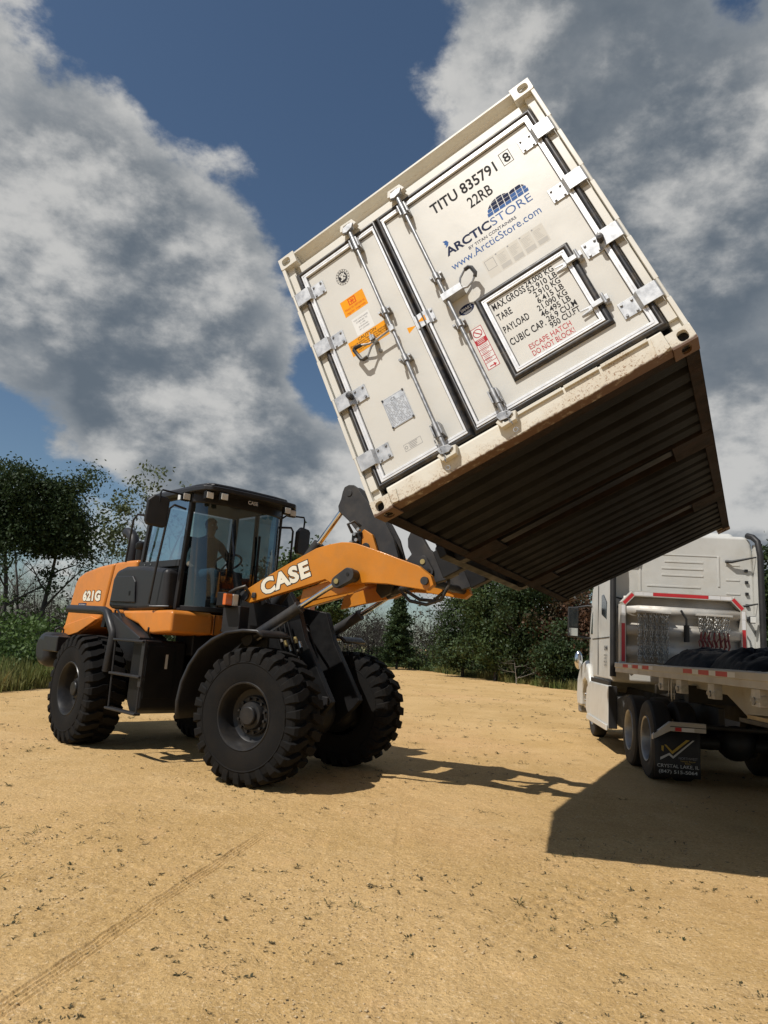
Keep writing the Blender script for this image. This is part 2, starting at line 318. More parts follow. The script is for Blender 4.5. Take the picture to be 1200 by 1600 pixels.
# grassy verges with ragged edges: an inner edge and an outer edge
def verge(name, edge, outer, label):
    E = []
    for (a, b) in zip(edge[:-1], edge[1:]):
        for t in np.linspace(0, 1, 14, endpoint=False): E.append((a[0] + (b[0] - a[0]) * t, a[1] + (b[1] - a[1]) * t))
    E.append(edge[-1]); E = np.array(E); k = np.linspace(0, 1, len(E)); O = np.stack([np.interp(k, np.linspace(0, 1, len(outer)), [o[i] for o in outer]) for i in (0, 1)], 1)
    nE = fbm(E[:, 0] * .9 + 30, E[:, 1] * .9 + 30, 4, 5) - .5; D = O - E; D /= np.linalg.norm(D, axis=1)[:, None]; E = E + D * (nE * 2.2)[:, None]
    rows = [E + (O - E) * t for t in (0, .002, .01, .1, 1)]; Vv = []; n = len(E)
    for i, r in enumerate(rows): Vv.append(np.stack([r[:, 0], r[:, 1], np.full(n, (.006, .03, .06, .08, .08)[i])], 1))
    I = np.arange(5 * n).reshape(5, n); Fv = np.stack([I[:-1, :-1], I[:-1, 1:], I[1:, 1:], I[1:, :-1]], -1).reshape(-1, 4)
    tag(fmesh(name, np.concatenate(Vv), Fv, 'grass_soil', smooth=True), label, 'ground', kind='structure'); return E, O
EL = verge('grass_verge_left', [(-9.3, 8), (-8.9, 14.5), (-8.6, 16.6), (-8.4, 19), (-8.8, 23), (-8.9, 27), (-7.6, 36), (-5.2, 45), (-2.5, 55), (.4, 66)], [(-400, -60), (-500, 60), (-500, 300), (-200, 700), (0, 900)], 'rough grass ground along the left edge of the yard')
ER = verge('grass_verge_right', [(2.4, 66), (3.4, 57), (5.1, 50.2), (6.8, 44), (8.8, 40.3), (10.3, 36.3), (12, 32), (15, 26), (17, 18), (18, 4)], [(1, 900), (300, 700), (600, 300), (600, 60), (400, -60)], 'rough grass ground along the right edge of the yard')
def blades(name, edges, n, depth, h, label, m='grass_blade', pw=1.6):
    base = []
    for E, O in edges:
        k = rng.integers(0, len(E) - 1, n); t = rng.random(n)[:, None]; A = E[k] * (1 - t) + E[k + 1] * t; B = O[k] * (1 - t) + O[k + 1] * t; D = B - A; D /= np.linalg.norm(D, axis=1)[:, None]
        base.append(A + D * (rng.random(n) ** pw * depth - .25)[:, None])
    P = np.concatenate(base); P = P[fbm(P[:, 0] * 1.1 + 60, P[:, 1] * 1.1 + 60, 3, 8) > .42]; n = len(P)
    hh = h * (.4 + .9 * rng.random(n)) * (.45 + 1.1 * fbm(P[:, 0] * .7 + 60, P[:, 1] * .7 + 60, 2, 18)); a = rng.random(n) * 6.283; w = .012 + .012 * rng.random(n); ln = hh * .45 * rng.random(n); b = rng.random(n) * 6.283
    c = np.stack([np.cos(a) * w, np.sin(a) * w, np.zeros(n)], 1); B0 = np.stack([P[:, 0], P[:, 1], np.zeros(n)], 1)
    mid = B0 + np.stack([np.cos(b) * ln * .3, np.sin(b) * ln * .3, hh * .6], 1); tip = B0 + np.stack([np.cos(b) * ln, np.sin(b) * ln, hh], 1)
    Vb = np.stack([B0 - c, B0 + c, mid + c * .6, tip, mid - c * .6], 1).reshape(-1, 3); Fb = np.arange(5 * n).reshape(n, 5)
    return tag(fmesh(name, Vb, Fb, m), label, 'grass', kind='stuff')
blades('tall_grass', [EL], 30000, 6.5, .48, 'tall dry green and straw grass behind the loader', pw=1.3)
blades('short_grass', [ER], 24000, 5.0, .42, 'short grass along the far edge of the sand yard')
blades('edge_grass', [EL, ER], 5000, 1.6, .14, 'sparse low grass where the sand meets the verge', pw=1.0)
# gravel and weeds
def scatter(n, clump, seed, ymax=40, pw=2.0):
    r = np.random.default_rng(seed); y = 2.3 + (ymax - 2.3) * r.random(n) ** pw; x = (r.random(n) - .5) * (y * 1.35 + 1.5); k = fbm(x * .8 + 50, y * .8 + 50, 3, seed) + .25 * fbm(x * 4 + 50, y * 4 + 50, 2, seed + 3) > clump
    return x[k], y[k], r
sx, sy, r_ = scatter(26000, .58, 4, 26, 2.0); n = len(sx); s = .0025 + .009 * r_.random(n) ** 4
oct_ = np.array([(1, 0, 0), (0, 1, 0), (-1, 0, 0), (0, -1, 0), (0, 0, .8), (0, 0, -.5)], float)
Vs = np.stack([sx, sy, gz(sx, sy) + s * .25], 1)[:, None, :] + (oct_[None] * (.7 + .6 * r_.random((n, 6, 1)))) * s[:, None, None] * np.array([1.2, 1, .75])
Fs = np.array([(0, 1, 4), (1, 2, 4), (2, 3, 4), (3, 0, 4), (1, 0, 5), (2, 1, 5), (3, 2, 5), (0, 3, 5)])[None] + (np.arange(n) * 6)[:, None, None]
tag(fmesh('loose_gravel', Vs.reshape(-1, 3), Fs.reshape(-1, 3), 'stone'), 'loose pale pebbles scattered over the sand', 'gravel', kind='stuff')
def tufts(name, n0, thr, seed, ymax, pw, nb, s0, s1, sp, grow_, el0, el1, wk, m, label):
    wx, wy, r_ = scatter(n0, thr, seed, ymax, pw); n = len(wx); sz = (s0 + s1 * r_.random(n) ** sp) * (1 + wy * grow_)
    a = r_.random((n, nb)) * 6.283; ln = sz[:, None] * (.25 + 1.1 * r_.random((n, nb)) ** 1.5) * (r_.random((n, nb)) < (.25 + .75 * r_.random((n, 1)))); el = el0 + (el1 - el0) * r_.random((n, nb)); w = ln * (wk + wk * r_.random((n, nb)))
    off = r_.normal(size=(n, nb, 2)) * (sz * (.35 + 1.3 * r_.random(n) ** 2))[:, None, None]; st = r_.random((n, 1)) * 3.14; off = np.stack([off[..., 0] * np.cos(st) - off[..., 1] * .35 * np.sin(st), off[..., 0] * np.sin(st) + off[..., 1] * .35 * np.cos(st)], -1)
    B0 = np.stack([wx[:, None] + off[..., 0], wy[:, None] + off[..., 1], np.broadcast_to(gz(wx, wy)[:, None], (n, nb)) + .001], -1)
    d = np.stack([np.cos(a) * np.cos(el), np.sin(a) * np.cos(el), np.sin(el)], -1); sd = np.stack([-np.sin(a), np.cos(a), np.zeros_like(a)], -1)
    Vw = np.stack([B0, B0 + d * (ln * .5)[..., None] + sd * w[..., None], B0 + d * ln[..., None] * np.array([1, 1, .8]), B0 + d * (ln * .5)[..., None] - sd * w[..., None]], 2)
    Vw = Vw[ln > 0].reshape(-1, 3); return tag(fmesh(name, Vw, np.arange(len(Vw)).reshape(-1, 4), m), label, 'weeds', kind='stuff')
tufts('ground_weeds', 17000, .635, 14, 44, 1.45, 14, .005, .019, 2.4, .055, .05, .75, .13, 'weed', 'tiny dark weeds and dry stalks dotted over the sand')
tufts('grass_tufts', 2600, .65, 23, 34, 1.45, 34, .016, .045, 2.4, .03, .10, .75, .035, 'tuft', 'small green grass tufts growing through the sand')
tufts('dark_litter', 60000, .60, 31, 30, 2.0, 1, .004, .010, 2.5, .06, .0, .12, .28, 'litter', 'fine dark bits of litter strewn over the sand')
# trees: branches grown recursively, leaves as many small faces gathered in clumps
def tubes_np(segs, ns=4):
    P0 = np.array([s[0] for s in segs]); P1 = np.array([s[1] for s in segs]); R0 = np.array([s[2] for s in segs]); R1 = np.array([s[3] for s in segs])
    t = P1 - P0; t /= np.linalg.norm(t, axis=1)[:, None] + 1e-9; h = np.where(np.abs(t[:, 2:]) < .9, [[0, 0, 1.]], [[1., 0, 0]]); u = np.cross(t, h); u /= np.linalg.norm(u, axis=1)[:, None]; w = np.cross(t, u)
    an = np.arange(ns) * 2 * math.pi / ns; ring = np.cos(an)[None, :, None] * u[:, None] + np.sin(an)[None, :, None] * w[:, None]
    V = np.concatenate([P0[:, None] + ring * R0[:, None, None], P1[:, None] + ring * R1[:, None, None]], 1); k = np.arange(ns); q = np.stack([k, (k + 1) % ns, (k + 1) % ns + ns, k + ns], 1)
    return V.reshape(-1, 3), (q[None] + (np.arange(len(segs)) * 2 * ns)[:, None, None]).reshape(-1, 4)
def grow(h, r0, seed, depth=5, spread=.6, lean=(0, 0), first=.25, nlimb=9, upk=.25, lf=.45):
    r = random.Random(seed); segs = []; tips = []
    def br(p, d, ln, rad, lev):
        n = 4 if lev < 2 else 3; q = p.copy()
        for i in range(n):
            d2 = (d + Vector((r.gauss(0, .16), r.gauss(0, .16), r.gauss(0, .10) + .04 * upk))).normalized(); e = q + d2 * (ln / n); ra = rad * (1 - i / n * .55); rb = rad * (1 - (i + 1) / n * .55)
            segs.append((tuple(q), tuple(e), ra, rb)); q = e; d = d2
            if lev < depth and i >= 1:
                for _ in range(2 if lev > 1 else 1):
                    s = Vector((r.gauss(0, 1), r.gauss(0, 1), r.gauss(.1, .5))).normalized(); br(q, (d + s * spread * 1.1).normalized(), ln * r.uniform(.45, .68), rb * .55, lev + 1)
        if lev >= depth - 1: tips.append(tuple(q))
    q = Vector((0, 0, 0)); d = Vector((lean[0], lean[1], 1)).normalized(); nseg = 10
    for i in range(nseg):
        d = (d + Vector((r.gauss(0, .05), r.gauss(0, .05), .05))).normalized(); e = q + d * (h * .92 / nseg); ra = r0 * (1 - i / nseg * .9); rb = r0 * (1 - (i + 1) / nseg * .9); segs.append((tuple(q), tuple(e), ra, rb)); q = e
        if (i + 1) / nseg > first:
            for _ in range(max(1, nlimb // 7)):
                an = r.random() * 6.283; tz = upk + r.random() * .6; br(q, Vector((math.cos(an), math.sin(an), tz)).normalized(), h * lf * (1.08 - (i + 1) / nseg * .7) * r.uniform(.6, 1), rb * .6, 2 if depth > 2 else 1)
    tips.append(tuple(q)); return segs, tips
def leaves(C, per, sp, size, seed, flat=.7):
    r = np.random.default_rng(seed); C = np.asarray(C); n = len(C) * per; c = np.repeat(C, per, 0); k = np.repeat(.55 + .9 * r.random(len(C)), per)
    p = c + r.normal(size=(n, 3)) * (sp * k)[:, None] * np.array([1, 1, flat]); s = size * (.55 + .9 * r.random(n)); u = r.normal(size=(n, 3)); u /= np.linalg.norm(u, axis=1)[:, None]
    v = np.cross(u, r.normal(size=(n, 3))); v /= np.linalg.norm(v, axis=1)[:, None]; u = u * s[:, None]; v = v * (s * .62)[:, None]
    return np.stack([p - u, p - v * .9 + u * .1, p + u, p + v], 1).reshape(-1, 3), np.arange(4 * n).reshape(-1, 4)
def tree(name, loc, h, label, leaf=None, seed=1, per=50, sp=.45, size=.11, cat='tree', group='trees around the yard', bark='bark', r0=None, crown=None, tipfrac=.35, **kw):
    root = empty(name, Matrix.Translation(Vector(loc)), label, cat, group); segs, tips = grow(h, r0 or h * .018, seed, **kw)
    V, F = tubes_np(segs); fmesh('trunk', V, F, bark, root)
    if leaf:
        T = np.array(tips)
        if crown: # extra clumps through ellipsoids (cx,cy,cz,rx,ry,rz,count)
            r = np.random.default_rng(seed + 50); ex = []
            for cx, cy, cz, rx, ry, rz, c in crown:
                q = r.normal(size=(c, 3)); q /= np.linalg.norm(q, axis=1)[:, None]; q *= (.35 + .65 * r.random(c) ** .5)[:, None]; ex.append(q * [rx, ry, rz] + [cx, cy, cz])
            T = np.concatenate([T[rng.random(len(T)) < tipfrac]] + ex)
        V, F = leaves(T, per, sp, size, seed); fmesh('crown', V, F, leaf, root)
    return root
tree('oak_tree', (-15.6, 30, 0), 8.2, 'tall dark leafy tree at the left edge of the photo', 'leaf_oak', 3, 135, .31, .066, tipfrac=.12, crown=[(-.1, 0, 6.8, 1.0, 1.2, 1.4, 75), (-.9, 0, 5.4, 1.1, 1.1, 1.1, 50), (.4, 0, 5.3, .8, 1.0, .9, 32)], first=.2, lf=.3, depth=4, upk=.7)
tree('oak_tree', (-14.45, 31, 0), 8.1, 'tall dark leafy tree right of the leftmost tree, behind the loader hood', 'leaf_oak', 4, 135, .31, .066, tipfrac=.12, crown=[(.0, 0, 7.1, .65, .9, .9, 36), (.35, 0, 6.0, 1.0, 1.1, 1.1, 75), (-.4, 0, 5.3, .8, 1.0, .7, 30), (.75, 0, 5.2, .7, .8, .5, 25)], first=.2, lf=.3, depth=4, upk=.7)
tree('sparse_tree', (-12.4, 35, 0), 8.8, 'half bare tree with thin pale leaves behind the loader cab', 'leaf_pale', 8, 12, .22, .085, tipfrac=.035, bark='bark_grey', depth=6, first=.3, lf=.42, upk=.55, crown=[(-.9, 0, 6.9, .9, .9, 1.3, 75), (.2, 0, 5.6, 1.2, 1, .9, 45)])
tree('bare_tree', (-10.6, 36, 0), 8.6, 'bare grey tree showing above the cab roof', None, 12, bark='bark_grey', depth=6, first=.3, lf=.4, upk=.6)
tree('bare_tree', (-14.2, 37, 0), 6.2, 'low bare tree between the dark leafy trees and the cab', None, 15, bark='bark_grey', depth=6, first=.15, lf=.5, upk=.35)
tree('bare_tree', (-17.8, 36, 0), 6.8, 'bare tree at the far left behind the tall leafy trees', None, 17, bark='bark_grey', depth=6, first=.15, lf=.5, upk=.4)
tree('leafy_tree', (-4.8, 50, 0), 8.3, 'leafy tree whose top shows between the cab and the lifting arm', 'leaf_mid', 21, 40, .42, .14, crown=[(0, 0, 6.2, 2.0, 1.8, 1.9, 90), (.3, 0, 4, 2.2, 2, 1.6, 70)], depth=4, first=.2, lf=.32)
tree('leafy_tree', (-7.6, 52, 0), 7.2, 'leafy tree seen past the left handrail of the cab front', 'leaf_mid', 22, 40, .42, .14, crown=[(0, 0, 5.0, 2.0, 1.8, 2.0, 90)], depth=4, first=.2, lf=.3)
tree('broadleaf_tree', (5.6, 46, 0), 5.6, 'dark green tree just right of the spruce', 'leaf_oak', 31, 64, .36, 0.090, crown=[(0, 0, 3.4, 1.7, 1.5, 1.9, 110), (-.4, -.3, 1.6, 1.5, 1.2, 1.0, 60)], depth=4, first=.1, lf=.4)
tree('broadleaf_tree', (7.2, 43, 0), 6.8, 'big dense green tree under the low corner of the container', 'leaf_mid', 32, 70, .36, 0.090, crown=[(0, 0, 4.4, 1.7, 1.6, 2.2, 130), (.2, -.5, 2.0, 1.9, 1.3, 1.3, 90)], depth=4, first=.1, lf=.4)
tree('broadleaf_tree', (9.2, 42, 0), 7.0, 'dense dark tree left of the reddish bush', 'leaf_oak', 33, 70, .36, 0.090, crown=[(0, 0, 4.3, 1.7, 1.6, 2.3, 130), (-.2, -.6, 1.9, 1.7, 1.2, 1.3, 80)], depth=4, first=.1, lf=.4)
tree('red_bush', (11.0, 40, 0), 5.0, 'reddish brown bush beside the truck mirror', 'leaf_red', 34, 57, .34, 0.083, 'bush', 'bushes around the yard', crown=[(0, 0, 3.4, 1.4, 1.2, 1.3, 80), (.9, 0, 2.2, 1.4, 1.2, 1.2, 70), (-1.1, -.4, 1.6, 1.0, 1.0, 1.1, 40)], depth=4, first=.1, lf=.45)
tree('dark_bush', (10.0, 38.2, 0), 3.4, 'dark low bush at the grass edge left of the truck', 'leaf_oak', 35, 70, .30, 0.075, 'bush', 'bushes around the yard', crown=[(0, 0, 1.5, 1.5, 1.1, 1.2, 110)], depth=3, first=.1, lf=.45)
tree('sparse_tree', (14.6, 48, 0), 7.0, 'thin half bare tree against the sky above the truck mirror', 'leaf_pale', 36, 14, .4, .11, bark='bark_grey', depth=5, first=.2, lf=.4, crown=[(0, 0, 4.6, 1.6, 1.4, 2.0, 60)])
tree('broadleaf_tree', (19.6, 36, 0), 6.9, 'dark tree at the right edge of the photo behind the truck', 'leaf_oak', 37, 80, .38, 0.098, crown=[(0, 0, 4.4, 2.2, 1.8, 2.2, 150), (0, 0, 2, 2.4, 1.8, 1.6, 80)], depth=4, first=.1, lf=.4)
# spruce: whorls of drooping boughs
sp_root = empty('spruce_tree', Matrix.Translation((1.66, 54, 0)), 'dark green conical spruce behind the loader front wheel', 'tree', 'trees around the yard')
V, F = tubes_np([((0, 0, 0), (0, 0, 5.5), .11, .01)], 6); fmesh('trunk', V, F, 'bark', sp_root); bs = []; tp = []
for i in range(150):
    z = .5 + 4.9 * (i / 150); R = 2.0 * (1 - z / 5.65) ** .9 * random.uniform(.5, 1.2); an = i * 2.4 + random.random()
    e = (math.cos(an) * R, math.sin(an) * R, z - .12 * R + .18); bs.append(((0, 0, z), e, .018, .006))
    for t in np.linspace(.25, 1, 6): tp.append((e[0] * t, e[1] * t, z + (e[2] - z) * t))
V, F = tubes_np(bs, 3); fmesh('bough', V, F, 'bark', sp_root); V, F = leaves(tp, 20, .13, .085, 77, .5); fmesh('crown', V, F, 'needle', sp_root)
# distant leafless wood: one mass
protos = [grow(6.4, .07, 100 + k, depth=5, first=.08, lf=.42, upk=.6, spread=.55, nlimb=14)[0] for k in range(4)]; print('wood proto', [len(p) for p in protos])
protos = [tubes_np(p, 3) for p in protos]; VV = []; FF = []; b = 0
for i in range(300):
    V, F = protos[i % 4]; a = random.random() * 6.283; s = random.uniform(.55, 1.0); R = np.array([[math.cos(a), -math.sin(a), 0], [math.sin(a), math.cos(a), 0], [0, 0, 1]]) * s
    x = random.uniform(-52, 50); y = 60 + random.random() ** 1.4 * 16 - abs(x) * .30
    if -26 < x < -3 and y < 50: y += 12
    VV.append(V @ R.T + [x, y, 0]); FF.append(F + b); b += len(V)
tag(fmesh('bare_wood', np.concatenate(VV), np.concatenate(FF), 'wood_twig'), 'grey leafless wood across the far side of the yard', 'woodland', kind='stuff')
# undergrowth: leafy scrub masses
def scrub(name, spots, per, sp, size, m, label):
    V, F = leaves(spots, per, sp, size, len(name)); V[:, 2] = np.abs(V[:, 2]); return tag(fmesh(name, V, F, m), label, 'undergrowth', kind='stuff')
def band(n, fx, y0, y1, h): 
    return [(fx(random.random()), y, abs(random.gauss(0, .5)) * h + .15) for y in [random.uniform(y0, y1) for _ in range(n)]]
scrub('green_scrub', [(random.uniform(-19, -8.6), random.uniform(23, 29), abs(random.gauss(.2, .55)) * 1.5) for _ in range(420)], 40, .28, .075, 'leaf_shrub', 'bright green scrub behind the tall grass on the left')
scrub('dark_scrub', [(random.uniform(-24, -6), random.uniform(31, 36), abs(random.gauss(0, .5)) * 1.9) for _ in range(360)], 40, .4, .10, 'leaf_oak', 'dark undergrowth between the trunks on the left')
scrub('low_scrub', [(x, 58 - x * 1.25 + random.uniform(-1, 6), abs(random.gauss(0, .35)) * 1.1) for x in [random.uniform(-3, 14) for _ in range(420)]], 34, .4, .10, 'leaf_mid', 'low green brush at the foot of the far trees')
scrub('far_scrub', [(x, 64 - abs(x) * .3 + random.uniform(-2, 12), abs(random.gauss(0, .7)) * 2.6) for x in [random.uniform(-50, 55) for _ in range(1500)]], 24, .75, .13, 'leaf_dull', 'dull brush under the far leafless wood')
scrub('far_thicket', [(x, 66 + random.uniform(-2, 8) - abs(x) * .15, 4.6 * random.random() ** 1.3 * (.65 + .35 * math.sin(x * .9 + 2))) for x in [random.uniform(-20, 16) for _ in range(800)]], 26, .55, .11, 'leaf_dull', 'tall dull thicket behind the spruce at the far end of the yard')
tree('dead_bush', (7.9, 40.2, 0), 1.7, 'pale fallen dead branches in front of the dense green tree', None, 41, cat='dead branches', group='bushes around the yard', bark='dead_wood', r0=.035, depth=4, first=.0, lf=.8, upk=.1)
# ------------------------------------------------------------------ shipping container
mat('cpaint', (.66, .645, .585), .42, var=.035, vs=2.5, dust=.28, dcol=(.50, .42, .30), ds=1.6)
mat('cpanel', (.62, .61, .565), .34, var=.025, vs=1.2, dust=.22, dcol=(.50, .45, .36), ds=3.0, bump=.10, bs=5)
mat('galv', (.47, .48, .49), .42, metal=.45, var=.14, vs=16)
mat('rodsteel', (.34, .34, .34), .45, metal=.8, var=.2, vs=25)
mat('alu', (.78, .79, .80), .34, metal=.25, var=.03, vs=12)
mat('rubber', (.018, .018, .020), .42, var=.3, vs=14, dust=.18, ds=9)
mat('hole', (.008, .008, .008), .9)
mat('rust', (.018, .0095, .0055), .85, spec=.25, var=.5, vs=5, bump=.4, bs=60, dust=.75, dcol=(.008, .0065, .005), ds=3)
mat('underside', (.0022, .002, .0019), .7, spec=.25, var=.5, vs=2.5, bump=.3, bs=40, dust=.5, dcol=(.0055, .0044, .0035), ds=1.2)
mat('ink_black', (.022, .022, .024), .72, spec=.15, var=.05); mat('ink_navy', (.014, .022, .065), .72, spec=.15, var=.05); mat('ink_blue', (.055, .13, .34), .72, spec=.15, var=.05)
mat('ink_red', (.45, .030, .045), .72, spec=.15, var=.08); mat('ink_orange', (.80, .33, .012), .72, spec=.15, var=.06, vs=20); mat('ink_white', (.74, .74, .72), .72, spec=.15, var=.03); mat('ink_grey', (.50, .49, .46), .72, spec=.15, var=.05)
mat('ink_pale', (.62, .60, .545), .72, spec=.15, var=.02); mat('ink_vermilion', (.66, .09, .01), .72, spec=.15, var=.05); mat('plate', (.52, .54, .56), .4, metal=.4, var=.08, vs=30); mat('ink_dull', (.20, .20, .21), .5)
def rustpaint():
    m = bpy.data.materials.new('sillpaint'); m.use_nodes = True; nt = m.node_tree; p = nt.nodes['Principled BSDF']; MATS['sillpaint'] = m
    t = N(nt, 'ShaderNodeTexCoord').outputs['Object']
    def nz(s, d=5, r=.65):
        n = N(nt, 'ShaderNodeTexNoise'); n.inputs['Scale'].default_value = s; n.inputs['Detail'].default_value = d; n.inputs['Roughness'].default_value = r; L(nt, t, n.inputs['Vector']); return n.outputs[0]
    a = nz(2.2); b = nz(75, 4, .7)
    s3 = N(nt, 'ShaderNodeSeparateXYZ'); L(nt, t, s3.inputs[0])
    dirt = smooth(nt, math_(nt, 'ADD', a, math_(nt, 'MULTIPLY', s3.outputs[2], -1.3)), .28, .52)
    c = mixc(nt, math_(nt, 'MULTIPLY', dirt, .45), (.66, .63, .545), (.50, .41, .28))
    f = math_(nt, 'MULTIPLY', smooth(nt, b, .54, .62), smooth(nt, math_(nt, 'ADD', a, math_(nt, 'MULTIPLY', s3.outputs[2], -1.6)), .26, .50), True)
    c = mixc(nt, f, c, (.24, .125, .055))
    edge = smooth(nt, math_(nt, 'ADD', s3.outputs[2], math_(nt, 'MULTIPLY', nz(14), -.05)), .004, -.012)
    c = mixc(nt, edge, c, (.11, .055, .026)); L(nt, c, p.inputs['Base Color']); p.inputs['Roughness'].default_value = .6
    bp = N(nt, 'ShaderNodeBump'); bp.inputs['Strength'].default_value = .3; bp.inputs['Distance'].default_value = .004; L(nt, b, bp.inputs['Height']); L(nt, bp.outputs[0], p.inputs['Normal'])
rustpaint()
CM = Matrix(((0.79663, 0.46693, -0.38388, 0.9049), (-0.40839, 0.88395, 0.22769, 4.5966), (0.44564, -0.02461, 0.89487, 3.0356), (0, 0, 0, 1)))
CT = empty('shipping_container', CM, 'white twenty foot refrigerated shipping container tilted up on the loader forks', 'container')
HX, LY, HZ = 1.219, 6.058, 2.591
def ring(mb, rect, ov, const, ax, depth, n=28):
    # rectangular face (a0,a1,b0,b1) with an oval hole (ca,cb,ra,rb, squareness) at coordinate const on axis ax, tunnel of given depth
    a0, a1, b0, b1 = rect; ca, cb, ra, rb = ov; o = [i for i in range(3) if i != ax]
    def P(a, b, t): q = [0, 0, 0]; q[o[0]] = a; q[o[1]] = b; q[ax] = t; return q
    inn = []; out = []
    for k in range(n):
        an = 2 * math.pi * (k + .5) / n; c, s = math.cos(an), math.sin(an); e = .72
        inn.append((ca + ra * math.copysign(abs(c) ** e, c), cb + rb * math.copysign(abs(s) ** e, s)))
        t = min(((a1 - ca) / c if c > 0 else (a0 - ca) / c) if abs(c) > 1e-6 else 9, ((b1 - cb) / s if s > 0 else (b0 - cb) / s) if abs(s) > 1e-6 else 9); out.append((ca + c * t, cb + s * t))
    corners = [(a1, b1), (a0, b1), (a0, b0), (a1, b0)]
    vs = [P(*p, const) for p in out] + [P(*p, const) for p in inn] + [P(*p, const + depth) for p in inn]; fs = []
    for k in range(n):
        j = (k + 1) % n; fs.append((k, j, n + j, n + k)); fs.append((n + k, n + j, 2 * n + j, 2 * n + k))
    base = len(vs); quad = [(a1 if (math.cos(2 * math.pi * (k + .5) / n) > 0) else a0, 0) for k in range(n)]
    for q in corners:  # fill the corner triangles
        best = sorted(range(n), key=lambda k: (out[k][0] - q[0]) ** 2 + (out[k][1] - q[1]) ** 2)[:2]; vs.append(P(*q, const)); fs.append((best[0], best[1], len(vs) - 1))
    mb.add(vs, fs)
for fy in (0, 1):
    for sx_ in (-1, 1):
        for tz in (0, 1):
            mb = MB(); x0, x1 = (HX - .162, HX) if sx_ > 0 else (-HX, -HX + .162); y0, y1 = (0, .178) if fy == 0 else (LY - .178, LY); z0, z1 = (0, .118) if tz == 0 else (HZ - .118, HZ)
            fyc, fd = (y0, .045) if fy == 0 else (y1, -.045); zc, zd = (z0, .03) if tz == 0 else (z1, -.03); xc, xd = (x1, -.03) if sx_ > 0 else (x0, .03)
            xm = (x0 + x1) / 2 + sx_ * .012
            ring(mb, (x0, x1, z0, z1), (xm, (z0 + z1) / 2, .034 if tz == 0 else .042, .0385), fyc, 1, fd)
            ring(mb, (x0, x1, y0, y1), ((x0 + x1) / 2, (y0 + y1) / 2, .032, .058), zc, 2, zd)
            ring(mb, (y0, y1, z0, z1), ((y0 + y1) / 2, (z0 + z1) / 2, .04, .036), xc, 0, xd)
            oy = y1 if fy == 0 else y0; oz = z1 if tz == 0 else z0; ox = x0 if sx_ > 0 else x1
            mb.add([(x0, oy, z0), (x1, oy, z0), (x1, oy, z1), (x0, oy, z1)], [(0, 1, 2, 3)]); mb.add([(x0, y0, oz), (x1, y0, oz), (x1, y1, oz), (x0, y1, oz)], [(0, 1, 2, 3)]); mb.add([(ox, y0, z0), (ox, y1, z0), (ox, y1, z1), (ox, y0, z1)], [(0, 1, 2, 3)])
            c = mb.build('corner_casting', 'sillpaint' if tz == 0 else 'cpaint', CT, 0, 30)
            MB().box(x0 + .02, x1 - .02, min(fyc, fyc + fd * 1.4) + (.0475 if fy == 0 else 0), max(fyc, fyc + fd * 1.4) - (0 if fy == 0 else .0475), z0 + .02, z1 - .02).build('casting_core', 'hole' if tz == 0 else 'cpaint', c, 0, 0)
HZS = [2.085, 1.54, .985, .435]   # hinge heights
for s in (-1, 1):
    po = MB(); zs = [.118] + sum(([z - .085, z + .075] for z in HZS[::-1]), []) + [HZ - .118]
    for a, b in zip(zs[::2], zs[1::2]): po.box(*sorted((s * 1.219, s * 1.188)), .004, .15, a, b)
    po.box(*sorted((s * 1.188, s * 1.122)), .046, .15, .118, HZ - .118); po.box(*sorted((s * 1.186, s * 1.125)), .022, .0459, .20, HZS[3] - .085)
    for a, b in zip([HZS[3] + .075, HZS[2] + .075, HZS[1] + .075, HZS[0] + .075], [HZS[2] - .085, HZS[1] - .085, HZS[0] - .085, 2.38]): po.box(*sorted((s * 1.180, s * 1.125)), .024, .0459, a, b)
    po.box(*sorted((s * 1.212, s * 1.189)), .03, .14, .12, HZ - .12)
    po.build('corner_post', 'cpaint', CT, .004)
    for z in HZS: MB().cyl((s * 1.204, .016, z - .085), (s * 1.204, .016, z + .076), .0125, n=10).build('hinge_pin', 'cpaint', CT)
    MB().box(*sorted((s * 1.212, s * 1.14)), LY - .15, LY - .004, .118, HZ - .118).build('corner_post', 'cpaint', CT, .006)
    # side wall with shallow ribs, top and bottom rails
    w = MB().box(*sorted((s * 1.200, s * 1.15)), .15, LY - .15, .17, HZ - .1); 
    for k in range(22): w.box(*sorted((s * 1.207, s * 1.2005)), .35 + k * .25, .47 + k * .25, .22, HZ - .16)
    w.build('side_wall', 'cpaint', CT, .004)
    MB().box(*sorted((s * 1.2185, s * 1.15)), .179, LY - .179, HZ - .10, HZ - .006).build('top_rail', 'cpaint', CT, .006)
    rl = MB().box(*sorted((s * 1.216, s * 1.208)), .179, LY - .179, .012, .17).box(*sorted((s * 1.216, s * 1.13)), .179, 1.80, .012, .020).box(*sorted((s * 1.216, s * 1.13)), 2.22, 3.88, .012, .020).box(*sorted((s * 1.216, s * 1.13)), 4.30, LY - .179, .012, .020)
    rl.build('bottom_rail', 'rust', CT, .002)
MB().box(-1.15, 1.15, .1, LY - .1, HZ - .05, HZ - .012).build('roof', 'cpaint', CT, .004)
MB().box(-1.14, 1.14, LY - .09, LY - .02, .12, HZ - .12).build('rear_wall', 'cpaint', CT, .006)
